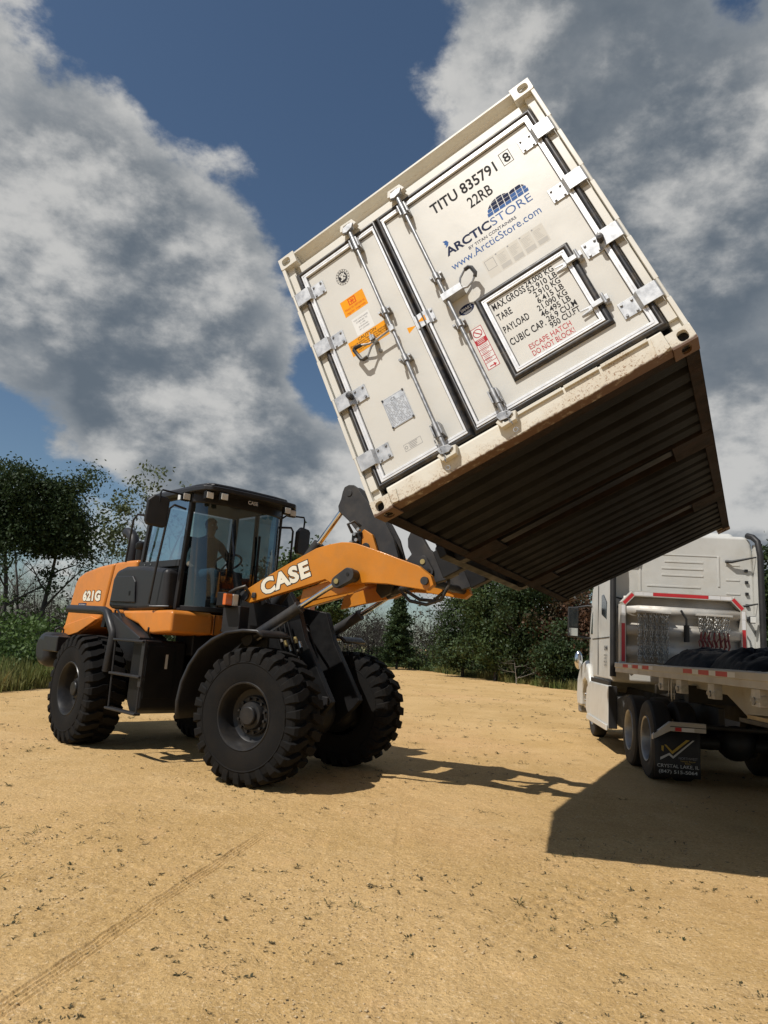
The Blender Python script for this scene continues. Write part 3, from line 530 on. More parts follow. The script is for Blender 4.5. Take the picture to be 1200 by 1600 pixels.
# header over the doors: recessed trough under a thin top lip
MB().prism([(.006, HZ - .035), (.006, HZ - .016), (.15, HZ - .016), (.15, HZ - .10), (.115, HZ - .10), (.085, HZ - .05), (.03, HZ - .035)], -1.057, 1.057, 0).build('header_lip', 'cpaint', CT, .002)
MB().box(-1.122, 1.122, .09, .15, 2.335, HZ - .1005).build('header_back', 'cpaint', CT)
MB().prism([(.022, 2.345), (.022, 2.415), (.03, 2.425), (.0895, 2.44), (.0895, 2.345)], -1.06, 1.06, 0).build('header_beam', 'cpaint', CT, .003)
# sill under the doors
sl_ = MB().prism([(.010, .012), (.006, .02), (.006, .150), (.016, .168), (.12, .168), (.12, .012)], -1.056, 1.056, 0); sl_.build('door_sill', 'sillpaint', CT, .002, 15)
for a, b in ((.02, .36), (.375, .62), (.64, .96)):
    MB().box(a, b, -.012, .0055, .140, .163).build('sill_step', 'sillpaint', CT, .002)
MB().prism([(.96, .0), (1.055, .03), (1.055, .15), (.98, .15)], -.006, .0055, 1).build('sill_gusset', 'sillpaint', CT, .002)
MB().prism([(-1.05, .03), (-.995, .02), (-.985, .12), (-1.05, .13)], -.006, .0055, 1).build('sill_gusset', 'sillpaint', CT, .002)
# underside: panel, cross members, fork pockets
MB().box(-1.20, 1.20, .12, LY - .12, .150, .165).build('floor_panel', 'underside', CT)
cmb = MB()
proto = None
def crossmember(y):
    global proto
    if proto is None:
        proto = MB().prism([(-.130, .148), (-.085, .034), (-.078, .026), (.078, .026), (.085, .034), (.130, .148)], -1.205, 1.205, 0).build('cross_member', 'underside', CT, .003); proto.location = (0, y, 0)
    else:
        o = proto.copy(); COL.objects.link(o); o.parent = CT; o.location = (0, y, 0)
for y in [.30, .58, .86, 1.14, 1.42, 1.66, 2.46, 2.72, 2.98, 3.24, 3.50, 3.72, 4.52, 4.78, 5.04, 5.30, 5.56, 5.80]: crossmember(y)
MB().box(-1.2, 1.2, .125, .235, .018, .026).build('front_flange', 'rust', CT, .002)
for y in (2.01, 4.09):
    pk = MB().box(-1.207, 1.207, y - .20, y - .19, .02, .1475).box(-1.207, 1.207, y + .19, y + .20, .02, .1475).box(-1.207, 1.207, y - .189, y + .189, .130, .1475)
    for s in (-1, 1): pk.box(*sorted((s * 1.207, s * .86)), y - .20, y + .20, .012, .0195)
    pk.build('fork_pocket', 'rust', CT, .002)
# doors
def frame_strip(name, x0, x1, z0, z1, w, y0, y1, m, ridge=False, bev=.004, round_=0, par=CT):
    """mitred rectangular frame: outer x0..x1, z0..z1, width w"""
    mb = MB(); O = [(x0, z0), (x1, z0), (x1, z1), (x0, z1)]; I_ = [(x0 + w, z0 + w), (x1 - w, z0 + w), (x1 - w, z1 - w), (x0 + w, z1 - w)]
    prof = [(0, y1), (0, y0 + .004), (.15, y0), (.85, y0), (1, y0 + .004), (1, y1)]
    if ridge: prof = [(0, y1), (0, y0 + .002), (.06, y0), (.40, y0), (.44, y0 + .005), (.52, y0 + .005), (.56, y0), (.94, y0), (1, y0 + .002), (1, y1)]
    if round_: prof = [(t, y1 - (y1 - y0) * math.sin(math.pi * t) ** .35) for t in np.linspace(0, 1, 9)]
    for k in range(4):
        a, b = k, (k + 1) % 4; rows = []
        for t, y in prof: rows.append([(O[a][0] + (I_[a][0] - O[a][0]) * t, y, O[a][1] + (I_[a][1] - O[a][1]) * t), (O[b][0] + (I_[b][0] - O[b][0]) * t, y, O[b][1] + (I_[b][1] - O[b][1]) * t)])
        mb.grid(rows)
    return mb.build(name, m, par, 0, 30)
DL = MB().box(-1.07, -.325, .030, .10, .225, 2.295).build('left_door', 'cpanel', CT, .003); DR = MB().box(-.275, 1.07, .030, .10, .225, 2.295).build('right_door', 'cpanel', CT, .003)
for D, a, b in ((DL, -1.075, -.320), (DR, -.280, 1.075)):
    frame_strip('door_trim', a, b,   .222, 2.298, .038, .008, .031, 'alu', True, par=D)
    frame_strip('trim_seam', a + .0385, b - .0385, .2605, 2.2595, .006, .0275, .031, 'rubber', par=D)
def gasket(D, a, b, z0, z1): return frame_strip('gasket', a, b, z0, z1, .047, .0, .05, 'rubber', round_=1, par=D)
gasket(DL, -1.121, -.302, .178, 2.342); gasket(DR, -.301, 1.121, .178, 2.342)
HT = MB().box(.155, .805, .022, .05, .445, 1.085).build('escape_hatch', 'cpanel', DR, .003)
frame_strip('hatch_trim', .150, .812, .438, 1.092, .032, .004, .0215, 'alu', True, par=DR); frame_strip('hatch_gasket', .104, .858, .392, 1.138, .046, .002, .0295, 'rubber', round_=1, par=DR)
frame_strip('trim_seam', .1825, .7795, .4705, 1.0595, .005, .0195, .0225, 'rubber', par=DR)
# strap hinges
def hinge(s, z, cap):
    h = .064; pr = [(.918, .0297), (.918, .020), (1.03, .020), (1.052, -.016), (1.182, -.016), (1.190, -.006), (1.190, .006), (1.176, .004), (1.172, -.008), (1.058, -.008), (1.036, .0297)]
    o = MB().prism([(s * x, y) for x, y in pr], z - h, z + h, 2).build('hinge', 'galv', CT, .0015)
    for bx, bz in ((.940, -.045), (.940, .045), (1.012, -.045), (1.012, .045)):
        MB().cyl((s * bx, .0205, z + bz), (s * bx, .010, z + bz), .0095, n=8).build('bolt', 'rodsteel', o)
    if cap: MB().lathe([(0, -.075), (.022, -.072), (.026, -.05), (.026, -.02), (.020, .0)], (s * 1.045, .012, z), (0, 1, 0), 14).build('rubber_stop', 'rubber', o)
for s in (-1, 1):
    for i, z in enumerate(HZS): hinge(s, z, i == 2)
# hatch latches on the right edge
for z in (.975, .570):
    o = MB().box(.862, .902, .0, .0295, z - .035, z + .035).box(.78, .90, -.022, .0, z - .018, z + .018).build('hatch_hinge', 'galv', DR, .002)
    MB().prism([(.70, z - .022), (.79, z - .016), (.79, z + .016), (.70, z + .022), (.70, z + .012), (.755, z + .005), (.755, z - .005), (.70, z - .012)], -.004, .004).build('hinge_leaf', 'galv', o, .002)
    MB().cyl((.868, -.028, z - .04), (.868, -.028, z + .04), .011, n=10).build('hinge_knuckle', 'galv', o)
# locking rods with brackets, cams, handles
for D, rx, side in ((DL, -.523, -1), (DR, -.052, 1)):
    rod = MB().cyl((rx, -.034, .235), (rx, -.034, 2.36), .0145, n=14).build('locking_rod', 'rodsteel', D)
    for z in (1.475, 1.005):
        b = MB().box(rx - .045, rx + .045, -.008, .0295, z - .014, z + .014).cyl((rx, -.034, z - .03), (rx, -.034, z + .03), .0235, n=12).box(rx - .05, rx - .03, -.055, -.012, z - .010, z + .010).box(rx + .03, rx + .05, -.055, -.012, z - .010, z + .010).build('rod_bracket', 'rodsteel', rod, .002)
        for q in (-.042, .042): MB().cyl((rx + q, -.014, z), (rx + q, -.024, z), .008, n=6).build('bolt', 'rodsteel', rod)
    for z, zz_ in ((2.20, 2.34), (.34, .175)):
        k = 1 if z > 1 else -1
        MB().box(rx - .038, rx + .038, -.030, .0295, z - .055, z + .055).cyl((rx, -.034, z - .062), (rx, -.034, z + .062), .0235, n=12).box(rx - .036, rx - .024, -.062, -.03, z - .05, z + .05).box(rx + .024, rx + .036, -.062, -.03, z - .05, z + .05).build('rod_guide', 'rodsteel', rod, .002)
        MB().cyl((rx, -.034, z + k * .06), (rx, -.034, z + k * .19), .0185, n=12).prism([(rx - .055, z + k * .15), (rx - .02, z + k * .135), (rx + .035, z + k * .15), (rx + .06, z + k * .185), (rx + .02, z + k * .205), (rx - .04, z + k * .195)], -.062, -.030).build('cam_end', 'rodsteel', rod, .003)
        MB().prism([(rx - .075, z + k * .185), (rx - .04, z + k * .17), (rx - .03, z + k * .215), (rx + .03, z + k * .215), (rx + .045, z + k * .165), (rx + .085, z + k * .175), (rx + .06, z + k * .235), (rx - .05, z + k * .24)], -.05, .0055).build('cam_keeper', 'cpaint' if k > 0 else 'sillpaint', D, .004)
    # retaining chain and ring
    ch = MB(); p = Vector((rx + .03 * side, -.058, .30))
    for i in range(11):
        c = p + Vector((side * .012 * math.sin(i * .6), -.004, -.021 * i)); pts = [c + Vector((math.cos(a) * .006 * (1 if i % 2 else .2), math.cos(a) * .006 * (.2 if i % 2 else 1), math.sin(a) * .014)) for a in np.linspace(0, 6.283, 9)[:-1]]; ch.tube(pts, .0025, 5, True)
    c = p + Vector((0, -.004, -.27)); ch.tube([c + Vector((math.cos(a) * .016, 0, math.sin(a) * .016)) for a in np.linspace(0, 6.283, 15)[:-1]], .003, 5, True); tag(ch.build('retaining_chain', 'rodsteel', rod), kind='stuff')
hd = MB().tube([(-.545, -.040, 1.295), (-.66, -.036, 1.29), (-.74, -.036, 1.295), (-.80, -.036, 1.325), (-.855, -.036, 1.335)], .0085, 8).tube([(-.66, -.036, 1.29), (-.73, -.036, 1.262), (-.79, -.036, 1.20), (-.825, -.036, 1.20)], .0085, 8).build('door_handle', 'rodsteel', DL)
MB().tube([(-.80, -.036, 1.326), (-.862, -.036, 1.335), (-.872, -.036, 1.325), (-.845, -.036, 1.215), (-.83, -.036, 1.20), (-.79, -.036, 1.20)], .0155, 8).build('grip', 'rubber', hd)
MB().box(-.545, -.505, -.058, -.012, 1.27, 1.32).build('handle_hub', 'galv', hd, .003)
MB().box(-.715, -.675, -.055, .0295, 1.30, 1.345).box(-.70, -.69, -.07, -.05, 1.29, 1.36).build('handle_catch', 'rodsteel', DL, .003)
MB().cyl((-.69, .0295, 1.225), (-.69, .0, 1.225), .016, .008, 10).build('striker_bolt', 'rodsteel', DL)
hb = MB().box(-.085, .085, -.062, -.050, 1.235, 1.295).box(-.085, .085, -.050, .0295, 1.235, 1.245).box(-.085, .085, -.050, .0295, 1.286, 1.295).build('lock_box', 'galv', DR, .002)
hr = MB().tube([(.07, -.040, 1.275), (.10, -.042, 1.335), (.155, -.045, 1.375), (.185, -.045, 1.372)], .0085, 8).tube([(.07, -.040, 1.255), (.12, -.042, 1.235), (.17, -.045, 1.25), (.205, -.045, 1.285)], .0085, 8).build('door_handle', 'rodsteel', DR)
MB().tube([(.155, -.045, 1.375), (.19, -.045, 1.378), (.207, -.045, 1.36), (.215, -.045, 1.30), (.20, -.045, 1.275)], .0155, 8).build('grip', 'rubber', hr)
# centre keeper plate with alignment arrows
kp = MB().prism([(-.350, .02), (-.350, .002), (-.245, .002), (-.225, .020), (-.195, .020), (-.195, .0295), (-.250, .0295), (-.262, .0075), (-.335, .0075)], 1.185, 1.305, 2).build('centre_catch', 'galv', DR, .0015)
for z in (1.205, 1.285): MB().cyl((-.207, .0205, z), (-.207, .010, z), .009, n=8).build('bolt', 'rodsteel', kp)
def flat(name, poly, m, par, y=.0296): return MB().add([(x, y, z) for x, z in poly], [tuple(range(len(poly)))]).build(name, m, par, 0, 0)
flat('arrow_mark', [(-.338, 1.245), (-.262, 1.272), (-.262, 1.218)], 'ink_orange', kp, .0015); flat('arrow_mark', [(-.360, 1.247), (-.432, 1.273), (-.432, 1.218)], 'ink_orange', DL)
# lettering and stickers
CX, CZ = (1, 0, 0), (0, 0, 1)
def T(s, size, x, z, m, par, y=.0292, **kw): return text(s, size, (x, y, z), CX, CZ, m, par, **kw)
def oval(cx, cz, rx, rz, n=36, a0=0): return [(cx + rx * math.cos(a0 + 2 * math.pi * k / n), cz + rz * math.sin(a0 + 2 * math.pi * k / n)) for k in range(n)]
def outline(name, poly, w, m, par, y=.0293):
    mb = MB(); n = len(poly); c = (sum(p[0] for p in poly) / n, sum(p[1] for p in poly) / n); inn = []
    for i in range(n):
        a, b, d = Vector(poly[i - 1]), Vector(poly[i]), Vector(poly[(i + 1) % n]); n1 = Vector((-(b - a).y, (b - a).x)).normalized(); n2 = Vector((-(d - b).y, (d - b).x)).normalized(); nn = (n1 + n2); nn = nn / max(.2, nn.dot(n1)); inn.append(b + nn * w)
    mb.add([(x, y, z) for x, z in poly] + [(p.x, y, p.y) for p in inn], [(i, (i + 1) % n, n + (i + 1) % n, n + i) for i in range(n)]); return mb.build(name, m, par, 0, 0)
R4 = lambda a, b, c, d: [(a, c), (b, c), (b, d), (a, d)]
T('TITU 835791', .104, .130, 2.038, 'ink_black', DR, width=.575, bold=.020); T('8', .088, .777, 2.052, 'ink_black', DR, width=.052, bold=.02); outline('number_box', R4(.757, .842, 2.030, 2.158), .005, 'ink_black', DR)
T('22RB', .104, .400, 1.882, 'ink_black', DR, width=.20, bold=.012)
T('ARCTIC', .077, .085, 1.622, 'ink_navy', DR, width=.385, bold=.030); T('STORE', .077, .478, 1.622, 'ink_blue', DR, width=.335, bold=-.004)
T('BY TITAN CONTAINERS', .028, .250, 1.562, 'ink_navy', DR, width=.40, bold=.008); T('www.ArcticStore.com', .072, .075, 1.482, 'ink_blue', DR, width=.745)
def dome_h(x):  # outline of the tiled dome
    a = 1 - ((x - .60) / .125) ** 2; b = 1 - ((x - .735) / .088) ** 2; return max(math.sqrt(a) * .118 if a > 0 else 0, math.sqrt(b) * .105 if b > 0 else 0)
zc_ = 1.712
for i in range(7):
    xa = .480 + i * .0505; xb = xa + .0455
    for j in range(4):
        za = zc_ + j * .0335; zb = za + .0300; top = [(x, zc_ + dome_h(x)) for x in np.linspace(xa, xb, 6)]
        if max(t[1] for t in top) < za + .006: continue
        lowx = [x for x in np.linspace(xa, xb, 6) if zc_ + dome_h(x) > za]
        if len(lowx) < 2: continue
        poly = [(lowx[0], za), (lowx[-1], za)] + [(x, min(zb, zc_ + dome_h(x))) for x in lowx[::-1]]; poly = [(x + (z - zc_) * .10, z) for x, z in poly]
        flat('logo_tile', poly, 'ink_navy' if (j >= 2 or (j == 1 and i in (1, 2, 3))) else 'ink_blue', DR, .0293)
flat('logo_dot', [(.098, 1.70), (.125, 1.71), (.138, 1.735), (.128, 1.76), (.098, 1.768), (.108, 1.745), (.100, 1.735), (.112, 1.72)], 'ink_blue', DR, .0293)
for k in range(5):
    x0 = .288 + k * .099; flat('notice', R4(x0, x0 + .094, 1.235, 1.405), 'ink_pale', DR, .0297)
    if k == 0: outline('notice_frame', R4(x0 + .01, x0 + .085, 1.30, 1.39), .003, 'ink_dull', DR, .0294); continue
    flat('notice_dot', oval(x0 + .012, 1.395, .007, .007, 10), 'ink_dull', DR, .0294); flat('notice_block', R4(x0 + .01, x0 + .086, 1.245, 1.285), 'ink_grey', DR, .0294)
    for q in range(7): flat('notice_line', R4(x0 + .012, x0 + .05 + .03 * random.random(), 1.298 + q * .0125, 1.3015 + q * .0125), 'ink_grey', DR, .0294)
for s, z, w_ in (('MAX.GROSS', .975, .262), ('TARE', .880, .112), ('PAYLOAD', .765, .197), ('CUBIC CAP.', .650, .272)): T(s, .058, .200, z, 'ink_black', HT, .0214, width=w_, bold=.022, spacing=1.1)
for s, z in (('24.000 KG', .998), ('52.910 LB', .942), ('2.910 KG', .886), ('6.415 LB', .830), ('21.090 KG', .774), ('46.495 LB', .718), ('26.9 CU.M', .662), ('950 CU.FT', .606)):
    w_ = .0235 * len(s) + .01; T(s, .048, .692 - w_ + (.02 if 'CU' in s else 0), z, 'ink_black', HT, .0214, width=w_, bold=.018)
T('ESCAPE HATCH', .044, .300, .545, 'ink_red', HT, .0214, width=.315, bold=.004); T('DO NOT BLOCK!', .044, .300, .488, 'ink_red', HT, .0214, width=.315, bold=.004)
flat('oval_sticker', oval(.033, 1.122, .062, .040), 'ink_navy', DR, .0293); T('SMART', .026, .033, 1.118, 'ink_white', DR, .0291, sx=.85, align='CENTER', bold=.015)
for k in range(3): flat('print_line', R4(-.005 + k * .006, .072 - k * .006, 1.106 - k * .008, 1.109 - k * .008), 'ink_grey', DR, .0291)
flat('warning_sign', R4(-.022, .073, .580, .945), 'ink_white', DR, .0297); outline('sign_border', R4(-.022, .073, .580, .945), .0045, 'ink_red', DR, .0293)
outline('prohibition_ring', oval(.0255, .893, .036, .036), .0065, 'ink_red', DR, .0293); flat('prohibition_bar', [(-.002, .917), (.004, .922), (.053, .869), (.047, .864)], 'ink_red', DR, .0293)
flat('sign_band', R4(-.020, .071, .800, .845), 'ink_red', DR, .0294)
for z in (.755, .71, .665, .635): flat('sign_rule', R4(-.020, .071, z, z + .004), 'ink_red', DR, .0293)
for z in np.arange(.645, .80, .0125): flat('sign_line', R4(-.008, .03 + .03 * random.random(), z, z + .0035), 'ink_red', DR, .0292)
for z in (.835, .822, .809): flat('sign_line', R4(-.006, .05, z, z + .004), 'ink_white', DR, .0291)
flat('sign_arrow', [(.0, .606), (.035, .606), (.035, .620), (.055, .602), (.035, .584), (.035, .598), (.0, .598)], 'ink_red', DR, .0293)
# left door marks
outline('class_seal', oval(-.745, 2.052, .062, .078), .0022, 'ink_black', DL, .0294); outline('class_seal', oval(-.745, 2.052, .046, .061), .0022, 'ink_black', DL, .0294)
flat('class_seal_field', oval(-.745, 2.052, .040, .055), 'ink_black', DL, .0293)
for px, pz, sx2, sz2, ro in ((-.750, 2.055, .010, .034, .3), (-.760, 2.08, .014, .010, .8), (-.732, 2.075, .008, .018, -.5), (-.757, 2.03, .014, .008, .2), (-.735, 2.035, .012, .010, -.7), (-.742, 2.088, .007, .009, 0), (-.722, 2.056, .005, .014, .2)):
    flat('seal_figure', [(px + x * math.cos(ro) - z * math.sin(ro), pz + x * math.sin(ro) + z * math.cos(ro)) for x, z in oval(0, 0, sx2, sz2, 10)], 'cpanel', DL, .0291)
for k in range(16):
    an = k / 16 * 6.283; flat('seal_letter', [(-.745 + .054 * math.cos(an) + x, 2.052 + .069 * math.sin(an) + z) for x, z in R4(-.0035, .0035, -.005, .005)], 'ink_black', DL, .0291)
flat('orange_sticker', R4(-.853, -.633, 1.682, 1.842), 'ink_orange', DL, .0297); outline('sticker_emblem', R4(-.785, -.715, 1.765, 1.832), .009, 'ink_vermilion', DL, .0294)
for an in (0, 60, 120): flat('emblem_star', [(-.75 + x * math.cos(math.radians(an)) - z * math.sin(math.radians(an)), 1.798 + x * math.sin(math.radians(an)) + z * math.cos(math.radians(an))) for x, z in R4(-.022, .022, -.004, .004)], 'ink_vermilion', DL, .0293 - an * 1e-6)
T('Need to defrost at', .024, -.743, 1.732, 'ink_vermilion', DL, width=.19, align='CENTER', bold=.004); T('regular intervals', .024, -.743, 1.696, 'ink_vermilion', DL, width=.18, align='CENTER', bold=.004)
flat('white_notice', R4(-.818, -.655, 1.465, 1.635), 'ink_white', DL, .0297)
for s, z in (('THIS CONTAINER', 1.60), ('COMPLIES TO', 1.575), ('C-1496', 1.55), ('STANDARD', 1.525), ('AT LOCKED', 1.50)): T(s, .014, -.737, z, 'ink_dull', DL, align='CENTER', bold=.01, sx=.9)
flat('caution_sticker', R4(-.918, -.570, 1.318, 1.458), 'ink_orange', DL, .0297); T('CAUTION', .028, -.742, 1.424, 'ink_black', DL, align='CENTER', bold=.006)
for s, z in (('Ensure water lies on the gratings', 1.402), ('The inside handle distances to regulated', 1.382), ('Adjustment to door lever or repair to hold', 1.362), ('the pressure at lower level', 1.342)): T(s, .0165, -.742, z, 'ink_black', DL, align='CENTER', bold=.008, width=.33 if len(s) > 30 else .22)
dp = MB().box(-.842, -.648, .024, .0295, .570, .830).build('data_plate', 'plate', DL, .001)
for x in (-.835, -.655):
    for z in (.577, .823): MB().cyl((x, .024, z), (x, .018, z), .0085, n=8).build('rivet', 'rubber', dp)
outline('plate_border', R4(-.838, -.652, .574, .826), .003, 'ink_dull', dp, .0238); T('CE', .026, -.770, .785, 'ink_black', dp, .0237, bold=.0)
for k, z in enumerate(np.arange(.59, .775, .0115)):
    x = -.830
    while x < -.67:
        w_ = random.uniform(.01, .05); flat('plate_print', R4(x, min(x + w_, -.662), z, z + .0042), 'ink_dull', dp, .0237); x += w_ + random.uniform(.006, .02)
outline('small_label', R4(-.818, -.670, .350, .408), .0025, 'ink_dull', DL, .0294); outline('label_ring', oval(-.800, .379, .012, .014, 16), .004, 'ink_dull', DL, .0294)
for z in (.362, .374, .386, .398): flat('label_line', R4(-.775, -.70 - .02 * random.random(), z - .002, z + .002), 'ink_dull', DL, .0294)
# ------------------------------------------------------------------ wheel loader
mat('orange', (.60, .20, .022), .40, var=.08, vs=2.0, dust=.32, dcol=(.40, .19, .06), ds=5, coat=.25)
mat('orange_dark', (.53, .19, .008), .42, var=.08, vs=2.0, dust=.30, dcol=(.36, .17, .035), ds=5, coat=.2)
mat('charcoal', (.021, .021, .023), spec=.3, rough=.40, var=.15, vs=4, dust=.25, dcol=(.07, .056, .04), ds=3, updust=True)
mat('greyplate', (.028, .029, .032), spec=.3, rough=.48, var=.12, vs=4, dust=.25, dcol=(.12, .10, .075), ds=3)
mat('black', (.005, .005, .0055), spec=.3, rough=.5, var=.2, vs=5, dust=.15, dcol=(.018, .015, .012), ds=3)
mat('tyre', (.0065, .0062, .006), spec=.2, rough=.85, var=.25, vs=5, bump=.25, bs=70, dust=.35, dcol=(.028, .022, .016), ds=3.2)
mat('rim', (.016, .016, .017), spec=.3, rough=.36, var=.15, vs=6, dust=.3, dcol=(.055, .043, .03), ds=4)
mat('chrome', (.72, .72, .72), .14, metal=1.0, var=.03); mat('steel', (.45, .44, .42), .35, metal=.9, var=.15, vs=20)
mat('lamp_clear', (.70, .70, .66), .12, var=.08, vs=40, coat=.6); mat('amber', (.62, .13, .015), .2, var=.08, coat=.6); mat('mirror', (.75, .78, .80), .04, metal=1.0, var=.01)
mat('seat', (.022, .022, .024), .8, var=.2); mat('cab_lining', (.085, .078, .066), .85, var=.15); mat('brass', (.45, .36, .16), .4, metal=.8)
glassmat('glass_front', (.22, .27, .285), .085, .025); glassmat('glass_side', (.36, .54, .56), .07, .04)
mat('ink_cream', (.74, .70, .58), .42, var=.04); RA = -0.802; JO = Vector((-2.2155833, 9.88202983, 0))
RM = Matrix.Translation(JO) @ Matrix.Rotation(RA, 4, 'Z')
LD = empty('wheel_loader', RM, 'orange and black wheel loader holding the container up on its forks', 'loader')
ART = 0.295
XF = Matrix.Translation((1.625 * math.cos(ART), 1.625 * math.sin(ART), 0)) @ Matrix.Rotation(ART, 4, 'Z')   # front frame seen from the rear frame
def B(): return MB()
def Fm(): return MB(XF)
WR, WW = .745, .53
def wheel(T, loc, side, spin):
    """loader wheel in frame T at loc (axle centre); side = -1 machine right, +1 left"""
    X2 = (T if T is not None else Matrix.Identity(4)) @ Matrix.Translation(loc)
    S = Matrix.Scale(side, 4, (0, 1, 0)) if side < 0 else Matrix.Identity(4); X2 = X2 @ S @ Matrix.Rotation(spin, 4, 'Y')
    # local: y outward
    w = MB(X2).lathe([(.345, -.23), (.352, .20), (.368, .225), (.372, .248), (.360, .262), (.345, .258), (.332, .235), (.318, .20), (.308, .16), (.298, .10), (.287, .075), (.262, .06), (.22, .055), (.10, .055), (.0, .055)], (0, 0, 0), (0, 1, 0), 48).build('wheel', 'rim', LD, 0, 28)
    hb = MB(X2).lathe([(.215, .056), (.215, .078), (.205, .088), (.155, .090), (.150, .125), (.140, .14), (.105, .145), (.098, .18), (.088, .19), (.0, .192)], (0, 0, 0), (0, 1, 0), 36).build('hub', 'rim', w, 0, 30)
    bo = MB(X2)
    for k in range(12):
        a = 2 * math.pi * k / 12; bo.cyl((.182 * math.cos(a), .086, .182 * math.sin(a)), (.182 * math.cos(a), .122, .182 * math.sin(a)), .016, n=6)
    tag(bo.build('wheel_bolts', 'rim', hb, 0, 30), kind='stuff')
    prof = [(.345, -.235), (.37, -.255), (.42, -.268), (.52, -.272), (.60, -.264), (.655, -.252), (.682, -.235), (.690, -.20), (.693, 0), (.690, .20), (.682, .235), (.655, .252), (.60, .264), (.52, .272), (.42, .268), (.37, .255), (.345, .235)]
    ty = MB(X2).lathe(prof, (0, 0, 0), (0, 1, 0), 72); n = 26
    for s in (-1, 1):
        for k in range(n):
            ph = 2 * math.pi * (k + (.5 if s > 0 else 0)) / n; st = [(.012, WR, .66, .085, .040), (.085, WR + .001, .66, .062, .066), (.150, WR, .66, .018, .070), (.228, WR - .008, .65, .0, .066), (.262, WR - .040, .63, .0, .058), (.2745, .640, .58, .0, .046)]; vs = []
            for y, rt, rb, dp, hw in st:
                for r_, a_ in ((rb, -hw * 1.12), (rt, -hw), (rt, hw), (rb, hw * 1.12)):
                    an = ph + dp + a_ * .745 / .745; vs.append((math.cos(an) * r_, s * y, math.sin(an) * r_))
            fs = [(0, 1, 2, 3), (23, 22, 21, 20)]
            for i in range(5):
                for j in range(4): fs.append((i * 4 + j, (i + 1) * 4 + j, (i + 1) * 4 + (j + 1) % 4, i * 4 + (j + 1) % 4))
            ty.add(vs, fs)
    for s in (-1, 1): ty.lathe([(.565, s * .268), (.570, s * .2745), (.580, s * .2745), (.585, s * .266)], (0, 0, 0), (0, 1, 0), 72)
    ty.build('tyre', 'tyre', w, .005, 16, 1)
wheel(None, (-1.625, -.975, .735), -1, .1); wheel(None, (-1.625, .975, .735), 1, .4); wheel(XF, (0, -.975, .735), -1, .25); wheel(XF, (0, .975, .735), 1, .6)
# --- rear frame
B().box(-3.3, -.25, -.44, .44, .58, 1.45).build('rear_frame', 'black', LD, .03)
B().cyl((-1.625, -.72, .735), (-1.625, .72, .735), .15, n=20).ell((-1.625, 0, .735), (.33, .36, .33)).build('rear_axle', 'black', LD)
B().box(-.35, .55, -.28, .28, .60, .80).box(-.35, .55, -.28, .28, 1.15, 1.30).cyl((0, 0, .5), (0, 0, 1.4), .12, n=18).build('articulation_joint', 'black', LD, .02)
for s in (-1, 1): B().cyl((-.7, s * .42, .95), (.75, s * .36 + .12, .95), .055, n=12).build('steering_cylinder', 'black', LD)
hood = B().prism([(-3.76, 1.43), (-3.61, 1.88), (-3.47, 2.31), (-3.38, 2.40), (-3.15, 2.475), (-2.6, 2.55), (-2.06, 2.585), (-2.27, 1.84), (-2.30, 1.72), (-2.62, 1.62), (-3.05, 1.47), (-3.35, 1.42)], -.62, .62).build('engine_hood', 'orange', LD, .05, 30, 4)
B().prism([(-2.035, 2.586), (-1.60, 2.60), (-1.30, 2.60), (-1.30, 1.80), (-2.245, 1.80)], -.618, .618).build('hood_cowl', 'orange', LD, .045, 30, 3)
B().prism([(-2.10, 2.55), (-1.98, 2.56), (-2.2, 1.6), (-2.32, 1.6)], -.59, .59).build('hood_joint', 'black', LD)
g_ = B(); 
for k in range(9): g_.box(-3.74 + k * .027, -3.60 + k * .02, -.50, .50, 1.56 + k * .085, 1.605 + k * .085)
tag(g_.build('rear_grille', 'black', LD, .004), kind='stuff')
for s in (-1, 1):
    B().prism([(-3.60, 1.60), (-3.70, 1.45), (-3.35, 1.435), (-3.02, 1.49), (-2.60, 1.63), (-2.34, 1.72), (-2.6, 1.76)], *sorted((s * .6205, s * .655))).build('rear_fender', 'orange', LD, .015, 30, 3)
    B().prism([(-1.50, 2.30), (-1.40, 2.42), (-1.15, 2.47), (-.6, 2.46), (.10, 2.40), (.14, 1.87), (-.6, 1.84), (-1.40, 1.86), (-1.56, 1.88)], *sorted((s * .62, s * .86))).build('side_cowl', 'charcoal', LD, .07, 35, 4)
    pn = B().prism([(-1.40, 2.24), (-1.32, 2.33), (-.82, 2.32), (-.72, 2.24), (-.66, 1.95), (-1.44, 1.96)], *sorted((s * .855, s * .885))).build('cowl_door', 'charcoal', LD, .022, 30, 3)
    B().box(-.86, -.82, *sorted((s * .885, s * .892)), 2.05, 2.11).build('latch', 'black', pn, .004)
    B().prism([(-1.0, 1.838), (.38, 1.862), (.45, 1.84), (.45, 1.58), (-.02, 1.545), (-.22, 1.56), (-.45, 1.66), (-.85, 1.74)], *sorted((s * .30, s * .90))).build('lower_skirt', 'orange', LD, .04, 30, 3)
for y_ in (-.36, -.22): B().cyl((.449, y_, 1.80), (.456, y_, 1.80), .022, n=14).build('skirt_bolt', 'orange', LD, .004)
B().box(.445, .454, -.292, -.284, 1.585, 1.835).build('skirt_seam', 'black', LD)
B().box(.30, .442, -.295, .295, 1.58, 1.84).build('front_skirt', 'orange', LD, .01)
B().prism([(-3.30, .98), (-3.30, 1.42), (-3.50, 1.47), (-3.66, 1.47), (-3.78, 1.41), (-3.85, 1.27), (-3.84, 1.12), (-3.77, 1.0), (-3.66, .94), (-3.45, .92)], -1.0, 1.0).build('counterweight', 'charcoal', LD, .15, 60, 5)
